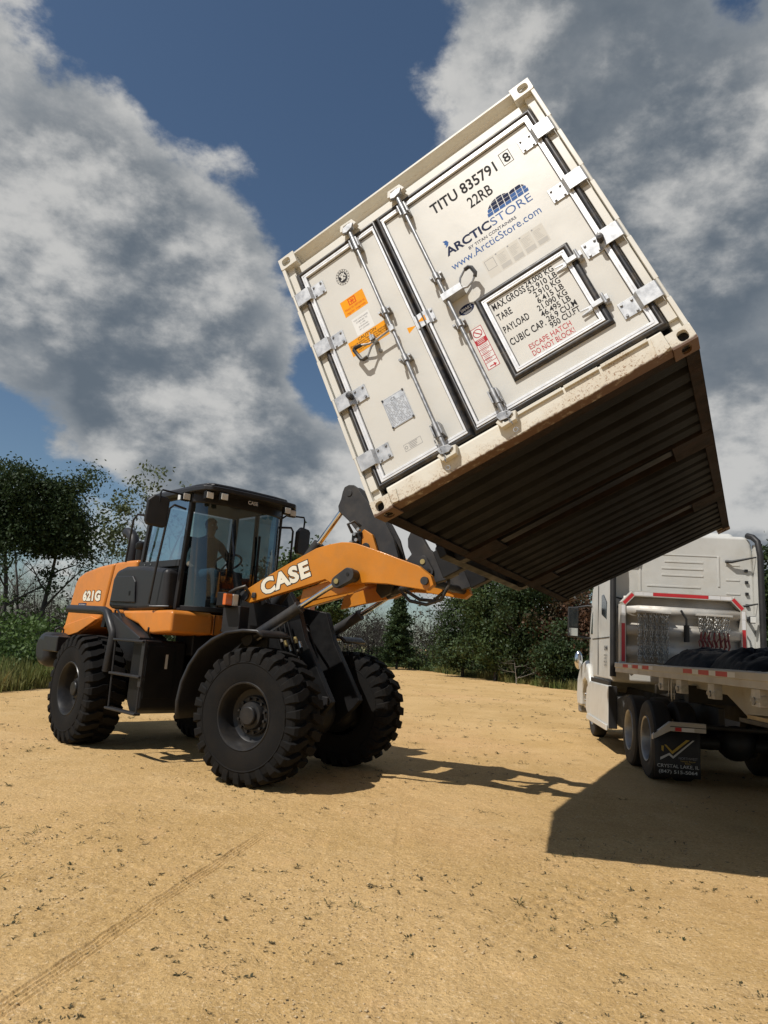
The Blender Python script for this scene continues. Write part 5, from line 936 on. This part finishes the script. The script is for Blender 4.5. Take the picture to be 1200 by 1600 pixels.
TM = Matrix.Translation((3.9, 10.3, 0)) @ Matrix.Rotation(math.radians(82), 4, 'Z')
TK = empty('semi_truck', TM, 'white sleeper cab semi truck parked facing away on the right', 'truck')
CY = -1.20   # centre line
def truck_wheel(root, x, y, out, r=.53, w=.26, rim='polished', dish=.10):
    s = 1 if out > 0 else -1; ty = MB().lathe([(.29, -w / 2 + .02), (.33, -w / 2), (.43, -w / 2 - .008), (.50, -w / 2 + .005), (.525, -w / 2 + .03), (r, 0 - w / 4), (r, w / 4), (.525, w / 2 - .03), (.50, w / 2 - .005), (.43, w / 2 + .008), (.33, w / 2), (.29, w / 2 - .02)], (x, y, r), (0, s, 0), 48)
    for q in (-.075, -.025, .025, .075): ty.lathe([(r - .012, q - .006), (r + .0015, q - .018), (r + .0015, q + .018), (r - .012, q + .006)][::1], (x, y, r), (0, s, 0), 48)
    wl = MB().lathe([(.298, -w / 2 + .02), (.300, w / 2 - .03), (.310, w / 2 - .005), (.305, w / 2 + .006), (.285, w / 2 - .004), (.270, w / 2 - .04), (.255, w / 2 - dish), (.17, w / 2 - dish - .02), (.11, w / 2 - dish + .01), (.105, w / 2 - dish + .05), (.0, w / 2 - dish + .06)], (x, y, r), (0, s, 0), 40).build('wheel', rim, root, 0, 35)
    ty.build('tyre', 'ttyre', wl, 0, 30); lg = MB()
    for k in range(10): a = k * .6283; lg.cyl((x + .143 * math.cos(a), y + s * (w / 2 - dish - .01), r + .143 * math.sin(a)), (x + .143 * math.cos(a), y + s * (w / 2 - dish + .035), r + .143 * math.sin(a)), .014, n=6)
    tag(lg.build('wheel_nuts', rim, wl, 0, 30), kind='stuff')
for x in (.15, 1.32):
    for s in (1, -1):
        for q in (1.08, .74): truck_wheel(TK, x, CY + s * q, s, dish=.14 if q > 1 else .05)
    MB().cyl((x, CY - .9, .53), (x, CY + .9, .53), .09, n=14).ell((x, CY, .55), (.24, .26, .24)).build('drive_axle', 'tblack', TK)
for s in (1, -1): truck_wheel(TK, 5.35, CY + s * 1.02, s, dish=.02)
for s in (1, -1): MB().box(-.55, 6.2, CY + s * .40 - .04, CY + s * .40 + .04, .78, 1.05).build('frame_rail', 'tblack', TK, .01)
MB().box(.2, 1.5, CY - .45, CY + .45, 1.06, 1.18).cyl((.85, CY, 1.18), (.85, CY, 1.26), .50, n=24).build('fifth_wheel', 'tblack', TK, .01)
MB().box(1.75, 2.3, CY - .5, CY + .5, 1.06, 1.10).build('deck_plate', 'polished', TK, .006)
CB = -1.09   # body centre line
# sleeper: rear wall with pressed ribs, side walls, roof fairing
SX, SZ0, SZ1 = 2.25, 1.22, 3.78
body = MB().prism([(CB + 1.20, SZ0), (CB + 1.22, 2.2), (CB + 1.20, 3.25), (CB + 1.17, 3.76), (CB + 1.08, 3.86), (CB - 1.08, 3.86), (CB - 1.17, 3.76), (CB - 1.20, 3.25), (CB - 1.22, 2.2), (CB - 1.20, SZ0)], SX, 4.25, 0).build('sleeper', 'twhite', TK, .07, 40, 4)
def rib(y0, y1, z, h=.030): return MB().box(SX - .008, SX - .001, CB + y0, CB + y1, z - h / 2, z + h / 2).build('pressed_rib', 'twhite', body, .008)
for y0, y1, z in ((-.30, .60, 2.92), (-.30, .60, 2.78), (-.35, .35, 3.12), (-.35, .35, 3.24), (-.35, .30, 3.36), (-.95, -.72, 3.34), (-.95, -.72, 3.08), (-.95, -.72, 2.84), (-.20, .75, 2.60)): rib(y0, y1, z)
for y0, y1, z0, z1 in ((-.62, -.585, 2.95, 3.48), (.70, .735, 2.6, 3.3)): MB().box(SX - .012, SX - .001, CB + y0, CB + y1, z0, z1).build('pressed_rib', 'twhite', body, .006)
rib(-.62, .35, 3.48, .02)
MB().box(SX - .03, SX - .001, CB - 1.02, CB + 1.10, 2.50, 2.535).build('rear_moulding', 'tblack', body, .006)
MB().box(SX - .05, SX - .001, CB - .95, CB + .80, 2.40, 2.495).build('rear_ledge', 'twhite', body, .02)
for z in (3.25, 3.05, 2.85, 2.65): MB().box(SX - .035, SX - .001, CB - 1.08, CB - 1.03, z - .025, z + .025).build('cable_clip', 'tblack', body, .004)
# side extenders with black rubber edges and gas struts
for s in (1, -1):
    y = CB + s * 1.215; top = 3.72; ex = MB().prism([(2.03, SZ0 + .1), (SX + .05, SZ0 + .1), (SX + .05, top), (2.08, top - .02), (2.03, 3.5)], *sorted((y, y - s * .035))).build('side_extender', 'twhite', body, .012)
    MB().tube([(2.02, y - s * .0, SZ0 + .1), (2.02, y - s * .0, 3.50), (2.06, y - s * .02, 3.74), (2.14, y - s * .07, 3.83), (2.25, y - s * .12, 3.87)], .052, 10).build('extender_edge', 'tblack', ex, 0, 60)
    for z in (3.42, 2.62): MB().tube([(SX - .02, CB + s * .72, z - .02), (2.17, CB + s * .80, z - .03), (2.10, CB + s * 1.19, z + .06)], [.028, .026, .012], 8).build('extender_strut', 'tblack', ex)
    lp = MB().box(2.0, 2.08, CB + s * 1.06 - .055, CB + s * 1.06 + .055, 2.34, 2.46).build('work_lamp', 'tblack', body, .02); MB().box(1.993, 1.9995, CB + s * 1.06 - .045, CB + s * 1.06 + .045, 2.35, 2.45).build('lens', 'lamp_clear', lp, .004)
    MB().box(2.02, SX, CB + s * 1.06 - .02, CB + s * 1.06 + .02, 2.38, 2.42).build('lamp_stalk', 'tblack', body)
    gh = MB().tube([(SX - .01, CB + s * .98, 2.22), (SX - .10, CB + s * .98, 2.24), (SX - .12, CB + s * .98, 2.18), (SX - .12, CB + s * .98, 1.62), (SX - .10, CB + s * .98, 1.56), (SX, CB + s * .98, 1.56)], .016, 8).build('grab_handle', 'chrome', body)
MB().prism([(2.3, 3.70), (2.4, 3.93), (3.2, 4.02), (4.2, 3.80), (5.0, 3.25), (5.0, 3.0), (4.2, 3.3)], CB - .95, CB + .95).build('roof_fairing', 'twhite', body, .10, 40, 4)
cabt = MB().prism([(4.26, 1.22), (4.26, 3.30), (4.9, 3.05), (5.25, 2.35), (5.35, 1.95), (5.35, 1.22)], CB - 1.12, CB + 1.12).build('truck_cab', 'twhite', TK, .07, 40, 4)
for s in (1, -1):
    y = CB + s * 1.223
    MB().prism([(2.62, 2.30), (2.62, 2.62), (2.95, 2.78), (3.15, 2.78), (3.15, 2.42)], *sorted((y, y - s * .02))).build('sleeper_window', 'dark_glass', body, .02)
    MB().prism([(3.9, 2.05), (3.9, 2.78), (4.3, 2.80), (4.85, 2.55), (5.05, 2.10)], *sorted((CB + s * 1.09, CB + s * 1.127))).build('door_window', 'dark_glass', cabt, .02)
    MB().box(3.52, 3.535, *sorted((y + s * .001, y - s * .01)), 1.3, 3.0).box(2.35, 4.25, *sorted((y + s * .002, y - s * .01)), 1.98, 1.992).build('door_gap', 'tblack', body)
    MB().box(2.30, 4.25, *sorted((CB + s * 1.19, CB + s * 1.24)), 1.16, 1.235).build('side_skirt_trim', 'tblack', body, .01)
    fr_ = MB().prism([(2.28, 1.16), (4.35, 1.16), (4.75, 1.02), (4.90, .60), (4.55, .42), (2.28, .42)], *sorted((CB + s * 1.17, CB + s * 1.25))).build('tank_fairing', 'twhite', TK, .03, 40, 3)
    MB().prism([(2.28, .50), (4.4, .52), (4.55, .46), (4.5, .40), (2.28, .40)], *sorted((CB + s * 1.251, CB + s * 1.285))).build('fairing_step', 'twhite', fr_, .015)
    MB().box(2.24, 2.279, *sorted((CB + s * 1.10, CB + s * 1.245)), .44, 1.15).build('fairing_edge', 'tblack', fr_, .01)
    MB().cyl((2.35, CB + s * .86, .72), (4.2, CB + s * .86, .72), .30, n=24).build('fuel_tank', 'polished', TK)
    mi = MB().box(4.90, 5.00, *sorted((CB + s * 1.40, CB + s * 1.62)), 2.02, 2.66).build('side_mirror', 'tblack', cabt, .03, 40, 3); MB().box(4.893, 4.899, *sorted((CB + s * 1.42, CB + s * 1.60)), 2.24, 2.63).build('mirror_glass', 'dark_glass', mi); MB().box(4.893, 4.899, *sorted((CB + s * 1.42, CB + s * 1.60)), 2.05, 2.21).build('spot_mirror', 'mirror', mi)
    MB().tube([(4.95, CB + s * 1.5, 2.64), (4.98, CB + s * 1.2, 2.70), (4.9, CB + s * 1.10, 2.68)], .022, 8).build('mirror_bracket', 'tblack', cabt); MB().tube([(4.95, CB + s * 1.5, 2.06), (5.1, CB + s * 1.2, 2.02), (5.1, CB + s * 1.10, 2.02)], .022, 8).build('mirror_bracket', 'tblack', cabt)
    MB().prism([(4.70, .95), (4.78, 1.20), (5.0, 1.45), (5.45, 1.55), (6.05, 1.45), (6.5, 1.15), (6.62, .75), (6.45, .55), (5.95, .56), (5.90, .85), (5.7, 1.08), (5.35, 1.16), (5.02, 1.08), (4.82, .86)], *sorted((CB + s * .75, CB + s * 1.20))).build('front_fender', 'twhite', TK, .06, 40, 4)
    hl = MB().ell((6.35, CB + s * 1.10, 1.02), (.16, .10, .14)).build('headlight', 'chrome', TK); MB().ell((5.75, CB + s * 1.28, 1.55), (.07, .09, .20)).build('hood_mirror', 'chrome', TK)
    for k in range(3): MB().cyl((5.0, CB + s * 1.14, .62 + .12 * k), (5.0, CB + s * 1.25, .62 + .12 * k), .03, n=10).build('step_bar', 'chrome', TK)
MB().prism([(5.30, 1.0), (5.30, 1.92), (5.8, 1.80), (6.45, 1.50), (6.62, 1.2), (6.62, .6), (5.9, .6)], CB - .78, CB + .78).build('bonnet', 'twhite', TK, .10, 40, 4)
MB().box(6.45, 6.72, CB - 1.15, CB + 1.15, .38, .68).build('front_bumper', 'polished', TK, .05, 40, 3)
for i, (s_, z, h_) in enumerate((('OHM', 1.76, .085), ('FREIGHT LLC', 1.66, .028), ('US DOT', 1.60, .036), ('MC 168', 1.54, .036), ('GVW 80', 1.48, .036))): text(s_, h_, (2.86, CB + 1.2215, z), (-1, 0, 0), (0, 0, 1), 'ink_black', body, width=.32 if i < 2 else .26, bold=.01)
# quarter fender, bracket and mud flap behind the drive wheels
for s in (1, -1):
    y0, y1 = CY + s * .68, CY + s * 1.30
    qf = MB().prism([(y0 - s * .05, .72), (y0 - s * .05, .84), (y1 - s * .22, .84), (y1, .66), (y1, .60), (y1 - s * .22, .72)], -.66, -.58, 0).build('flap_hanger', 'deck_alu', TK, .006)
    MB().prism([(y0 - s * .05, .775), (y0 - s * .05, .785), (y1 - s * .22, .785), (y1 - s * .22, .775)], -.664, -.6605, 0).build('hanger_groove', 'tblack', qf)
    a_, b_ = CY + s * 1.02, CY + s * .94; MB().box(-.668, -.6645, *sorted((a_, b_)), .725, .772).build('tape', 'tape_red', qf); MB().box(-.668, -.6645, *sorted((b_ - s * .002, b_ - s * .16)), .725, .772).build('tape', 'tape_white', qf)
    fl = MB().grid([[(-.625 + .015 * math.sin(t * 5), CY + s * (.70 + t * .58), z) for t in np.linspace(0, 1, 9)] for z in (.14, .3, .5, .715)]).build('mud_flap', 'tblack', TK, 0, 60, solid=.012)
    L0 = lambda yy, zz: (-.648, CY + s * yy, zz)
    if s > 0:
        for m_, P in (('ink_grey', [(1.24, .50), (1.215, .50), (1.205, .385), (1.09, .445), (1.045, .405), (.80, .62), (.775, .62), (1.045, .375), (1.095, .415), (1.215, .345)]), ('gold', [(1.19, .53), (1.16, .53), (1.165, .455), (1.19, .475)]), ('gold', [(1.155, .545), (1.13, .545), (1.055, .47), (.88, .62), (.835, .62), (1.055, .43)])):
            MB().add([(-.645, CY + q[0], q[1]) for q in P], [tuple(range(len(P)))]).build('flap_emblem', m_, fl, 0, 0)
        # words run left to right as read from behind the truck
        for tx, hh, yy, zz, ww, m_ in (('NORTHWEST', .032, .975, .372, .235, 'ink_dull'), ('Vehicle Repair', .018, .955, .343, .19, 'gold'), ('Sales', .018, .90, .318, .07, 'gold'), ('CRYSTAL LAKE, IL', .044, 1.245, .262, .52, 'ink_grey'), ('(847) 515-5064', .044, 1.225, .192, .48, 'ink_grey')):
            text(tx, hh, (-.646, CY + yy, zz), (0, -1, 0), (0, 0, 1), m_, fl, width=ww, bold=.006)
MB().cyl((-.62, CY - .5, .80), (-.62, CY + .7, .80), .03, n=10).build('flap_bar', 'tblack', TK)
MB().box(.15, .35, CY - .62, CY + .62, 1.06, 1.30).build('ramp_block', 'tblack', TK)
MB().box(1.62, 1.70, CY + .55, CY + .72, 1.10, 1.24).build('air_fitting', 'polished', TK, .01)
# --- flatbed trailer
RMx = Matrix.Translation(TM @ Vector((1.62, .16, 0))) @ Matrix.Rotation(math.radians(85), 4, 'Z')
TR = empty('flatbed_trailer', RMx, 'aluminium flatbed trailer with red and white striped bulkhead behind the truck', 'trailer')
DW = 2.59; DZ = 1.56
for k in range(14): MB().box(-13.4, -.05, -.06 - k * .1775 - .172, -.06 - k * .1775, DZ - .045, DZ - .01 + (.004 if k % 3 == 1 else 0)).build('deck_plank', 'deck_wood' if k % 4 == 2 else 'deck_alu', TR, .004)
for s in (0, 1):
    y0, y1 = (0, -.055) if s == 0 else (-DW, -DW + .055)
    rl = MB().prism([(y0, DZ - .155), (y0, DZ - .085), (y0 + (.012 if s == 0 else -.012), DZ - .08), (y0 + (.012 if s == 0 else -.012), DZ - .012), (y0, DZ), (y1, DZ), (y1, DZ - .155)], -13.45, 0, 0).build('side_rail', 'deck_alu', TR, .004)
    yo = .0135 if s == 0 else -DW - .0135
    for x0 in [-.54, -1.10, -1.63, -3.35, -3.86, -4.36] + [-6.4 - k * .5 for k in range(3)] + [-9.2 - k * .5 for k in range(3)] + [-11.6 - k * .5 for k in range(3)]:
        MB().box(x0 - .31, x0, *sorted((yo, yo - (.001 if s == 0 else -.001))), DZ - .072, DZ - .022).build('tape', 'tape_red', rl)
        MB().box(x0 - .498, x0 - .312, *sorted((yo, yo - (.001 if s == 0 else -.001))), DZ - .072, DZ - .022).build('tape', 'tape_white', rl)
for s in (-1, 1): MB().prism([(-13.2, 1.40), (-.1, 1.40), (-.1, 1.30), (-2.6, 1.24), (-3.4, .95), (-11, .95), (-13.2, 1.1)], -DW / 2 + s * .48 - .04, -DW / 2 + s * .48 + .04).build('main_beam', 'deck_alu' if s < 9 else 'tblack', TR, .006)
for k in range(26): MB().box(-.45 - k * .5, -.40 - k * .5, -DW + .06, -.06, DZ - .15, DZ - .047).build('floor_beam', 'deck_alu', TR)
for x in (-2.35, -3.05, -4.1, -5.2):
    wn = MB().box(x - .09, x + .09, -.12, -.03, DZ - .32, DZ - .157).build('winch', 'deck_alu', TR, .006); MB().cyl((x - .10, -.07, DZ - .26), (x + .12, -.07, DZ - .26), .045, n=12).build('winch_drum', 'strap', wn)
    MB().cyl((x + .02, -.028, DZ - .27), (x + .02, -.015, DZ - .27), .035, n=12).build('winch_cap', 'polished', wn)
for k in range(5): MB().grid([[(-2.62 - .05 * k + .02 * math.sin(z * 9 + k), -.045 - .012 * (k % 2), DZ - .157 - z), (-2.66 - .05 * k + .015 * math.sin(z * 7 + k * 2), -.04 - .012 * (k % 2), DZ - .157 - z)] for z in np.linspace(0, .22 + .03 * (k % 3), 6)]).build('hanging_strap', 'strap', TR, 0, 60, solid=.004)
MB().box(-7.2, -4.6, -.55, -.12, 1.06, 1.10).build('dunnage_rack', 'tblack', TR)
for s in (-1, 1):
    lg = MB().box(-4.55, -4.40, -DW / 2 + s * .62 - .07, -DW / 2 + s * .62 + .07, .55, 1.28).box(-4.53, -4.42, -DW / 2 + s * .62 - .05, -DW / 2 + s * .62 + .05, .32, .55).box(-4.6, -4.34, -DW / 2 + s * .62 - .13, -DW / 2 + s * .62 + .13, .28, .32).build('landing_leg', 'tblack', TR, .01)
    MB().cyl((-4.48, -DW / 2 + s * .62, .95), (-5.7, -DW / 2 + s * .5, 1.28), .03, n=8).build('leg_brace', 'deck_alu', TR)
MB().box(-4.5, -4.45, -DW / 2 - .6, -DW / 2 + .6, .78, .86).build('leg_crossbar', 'tblack', TR)
for x in (-10.6, -11.9):
    for s in (1, -1):
        for q in (1.10, .76): truck_wheel(TR, x, -DW / 2 + s * q, s, dish=.14 if q > 1 else .05)
    MB().cyl((x, -DW / 2 - .9, .53), (x, -DW / 2 + .9, .53), .08, n=12).build('trailer_axle', 'tblack', TR)
# bulkhead: corrugated tread plate in a chamfered frame
BY0, BY1, BZ0, BZ1 = -.10, -2.02, DZ, 2.70
bpz = [DZ, 1.66, 1.70, 1.82, 1.86, 2.0, 2.04, 2.16, 2.20, 2.34, 2.38, 2.48, 2.52, 2.66]; bpx = [-.02, -.02, -.10, -.10, -.02, -.02, -.10, -.10, -.02, -.02, -.10, -.10, -.02, -.02]
bh = MB().grid([[(x, BY0 - .03, z), (x, BY1 + .03, z)] for x, z in zip(bpx, bpz)]).build('bulkhead', 'deck_alu', TR, 0, 20, solid=.008)
def fr_bar(a, b, w=.045):
    a, b = Vector(a), Vector(b); d = (b - a).normalized(); n = Vector((0, -d.z, d.y)) * w; vs = [a - n, b - n, b + n, a + n]; return MB().add([(-.115, v.y, v.z) for v in vs] + [(.02, v.y, v.z) for v in vs], [(0, 1, 2, 3), (7, 6, 5, 4), (0, 4, 5, 1), (1, 5, 6, 2), (2, 6, 7, 3), (3, 7, 4, 0)]).build('bulkhead_frame', 'deck_alu', bh, .004), n
path = [(BY0, BZ0), (BY0, 2.52), (BY0 - .17, BZ1), (BY1 + .17, BZ1), (BY1, 2.52), (BY1, BZ0)]
for a, b in zip(path[:-1], path[1:]): fr_bar((0, *a), (0, *b))
def tape(a, b, m, w=.028): a, b = Vector((0, *a)), Vector((0, *b)); d = (b - a).normalized(); n = Vector((0, -d.z, d.y)) * w; MB().add([(-.1165, v.y, v.z) for v in (a - n, b - n, b + n, a + n)], [(0, 1, 2, 3)]).build('tape', m, bh, 0, 0)
for s, y in ((0, BY0), (1, BY1)):
    tape((y, DZ + .02), (y, 2.20), 'tape_red'); tape((y, 2.202), (y, 2.36), 'tape_white'); tape((y, 2.365), (y, 2.50), 'tape_white')
tape((BY0 - .01, 2.53), (BY0 - .16, 2.69), 'tape_red'); tape((BY1 + .01, 2.53), (BY1 + .16, 2.69), 'tape_red')
tape((BY0 - .18, BZ1), (BY0 - .32, BZ1), 'tape_white'); tape((BY0 - .325, BZ1), (BY0 - .48, BZ1), 'tape_white'); tape((BY0 - .485, BZ1), (BY1 + .55, BZ1), 'tape_red'); tape((BY1 + .545, BZ1), (BY1 + .36, BZ1), 'tape_white'); tape((BY1 + .355, BZ1), (BY1 + .18, BZ1), 'tape_white')
for y in (-.55, -1.52): MB().box(-.20, -.11, y - .30, y + .26, 2.385, 2.42).build('chain_rack', 'deck_alu', bh, .005)
# hanging chains, one object each
def chain_mesh(n, seed):
    r = random.Random(seed); mb = MB(); p = Vector((0, 0, 0))
    for i in range(n):
        a = 0 if i % 2 else 1.57; a += r.uniform(-.4, .4); c = p + Vector((r.uniform(-.006, .006), r.uniform(-.01, .01), 0))
        mb.tube([c + Vector((math.cos(a) * .020 * math.cos(t), math.sin(a) * .020 * math.cos(t), -.027 + .027 * math.sin(t))) for t in np.linspace(0, 6.283, 9)[:-1]], .0062, 5, True); p = p + Vector((0, 0, -.041))
    return mb
pr_ = {}
def hang(y, n, x, m, label, grp, z=2.388):
    k = (n, m)
    if k not in pr_: o = chain_mesh(n, n).build('tie_down_chain', m, None, 0, 60); pr_[k] = o
    else: o = pr_[k].copy(); COL.objects.link(o)
    o.matrix_world = RMx @ Matrix.Translation((x, y, z)) @ Matrix.Rotation(random.uniform(-.5, .5), 4, 'Z'); tag(o, label, 'chain', grp)
for k in range(16): hang(-.33 - k * .031, random.choice((17, 18, 19)), -.165 + .02 * (k % 3 - 1), 'chain', 'long steel chain hanging in the bunch on the left of the trailer bulkhead', 'chains on the left rack')
for k in range(12): hang(-1.30 - k * .042, random.choice((6, 7, 8)), -.165 + .02 * (k % 3 - 1), 'chain', 'short steel chain hanging in the bunch on the right of the trailer bulkhead', 'chains on the right rack')
for k in range(7):
    o = MB().tube([(0, 0, 0), (.01, .03 * math.sin(k), -.10), (-.01, -.02, -.22), (.0, .02, -.34)], [.012, .018, .016, .010], 8).tube([(.0, 0, -.10), (-.03, .05, -.16), (-.02, .03, -.24)], .010, 6).build('load_binder', 'binder_red', None, 0, 50); o.matrix_world = RMx @ Matrix.Translation((-.18, -1.32 - k * .07, 2.13)); tag(o, 'dark red load binder hanging below the short chains on the right rack', 'binder', 'load binders on the right rack')
bd = MB().tube([(-.14, -1.02, 2.46), (-.16, -1.06, 2.38), (-.15, -1.10, 2.32), (-.15, -1.10, 2.22)], .018, 8).cyl((-.15, -1.10, 2.22), (-.15, -1.10, 1.95), .045, n=12).build('tool_holder', 'tblack', bh)
# tarps, lumber
def tarp(name, cx, cy, rx, ry, h, seed, label):
    r = np.random.default_rng(seed); nu, nv = 56, 40; u = np.linspace(-1, 1, nu); v = np.linspace(-1, 1, nv); U, Vv = np.meshgrid(u, v); R = np.clip(1 - (np.abs(U) ** 2.6 + np.abs(Vv) ** 2.4), 0, 1) ** .55
    ns = fbm(U * 2.2 + 20 + seed, Vv * 2.6 + 20, 4, seed); fold = np.abs(np.sin((U * 2.2 + Vv * 2.6 + ns * 7) * 2.4)) ** .6 * .30 + ns * .75; Zt = R * h * (.35 + fold * .85); X2 = cx + rx * U * (1 + .07 * (ns - .5)); Y2 = cy + ry * Vv * (1 + .10 * (ns - .5))
    me_v = np.stack([X2, Y2, Zt + .001], -1).reshape(-1, 3); I = np.arange(nu * nv).reshape(nv, nu); F = np.stack([I[:-1, :-1], I[:-1, 1:], I[1:, 1:], I[1:, :-1]], -1).reshape(-1, 4)
    o = fmesh(name, me_v - [cx, cy, 0], F, 'tarp', smooth=True); o.matrix_world = RMx @ Matrix.Translation((cx, cy, DZ + .002)); return tag(o, label, 'tarp', 'tarps on the trailer deck')
tarp('folded_tarp', -1.75, -.95, 1.15, .55, .27, 5, 'crumpled dark tarp on the trailer deck nearest the chains'); tarp('folded_tarp', -3.1, -1.15, 1.05, .60, .30, 9, 'crumpled dark tarp at the right edge of the photo on the trailer deck')
for k in range(4):
    o = MB().box(-1.15, 1.15, -.045, .045, -.02, .02).build('lumber_board', 'lumber', None, .004); o.matrix_world = RMx @ Matrix.Translation((-5.9, -.18 - .095 * k, 1.1205)); tag(o, 'pale timber board stored under the trailer deck', 'board', 'boards in the trailer rack')
o = MB().box(-.27, .27, -.09, .09, 0, .018).build('wood_block', 'deck_wood', None, .004); o.matrix_world = RMx @ Matrix.Translation((-.55, -.30, DZ + .001)); tag(o, 'flat pale board lying on the trailer deck below the long chains', 'board')
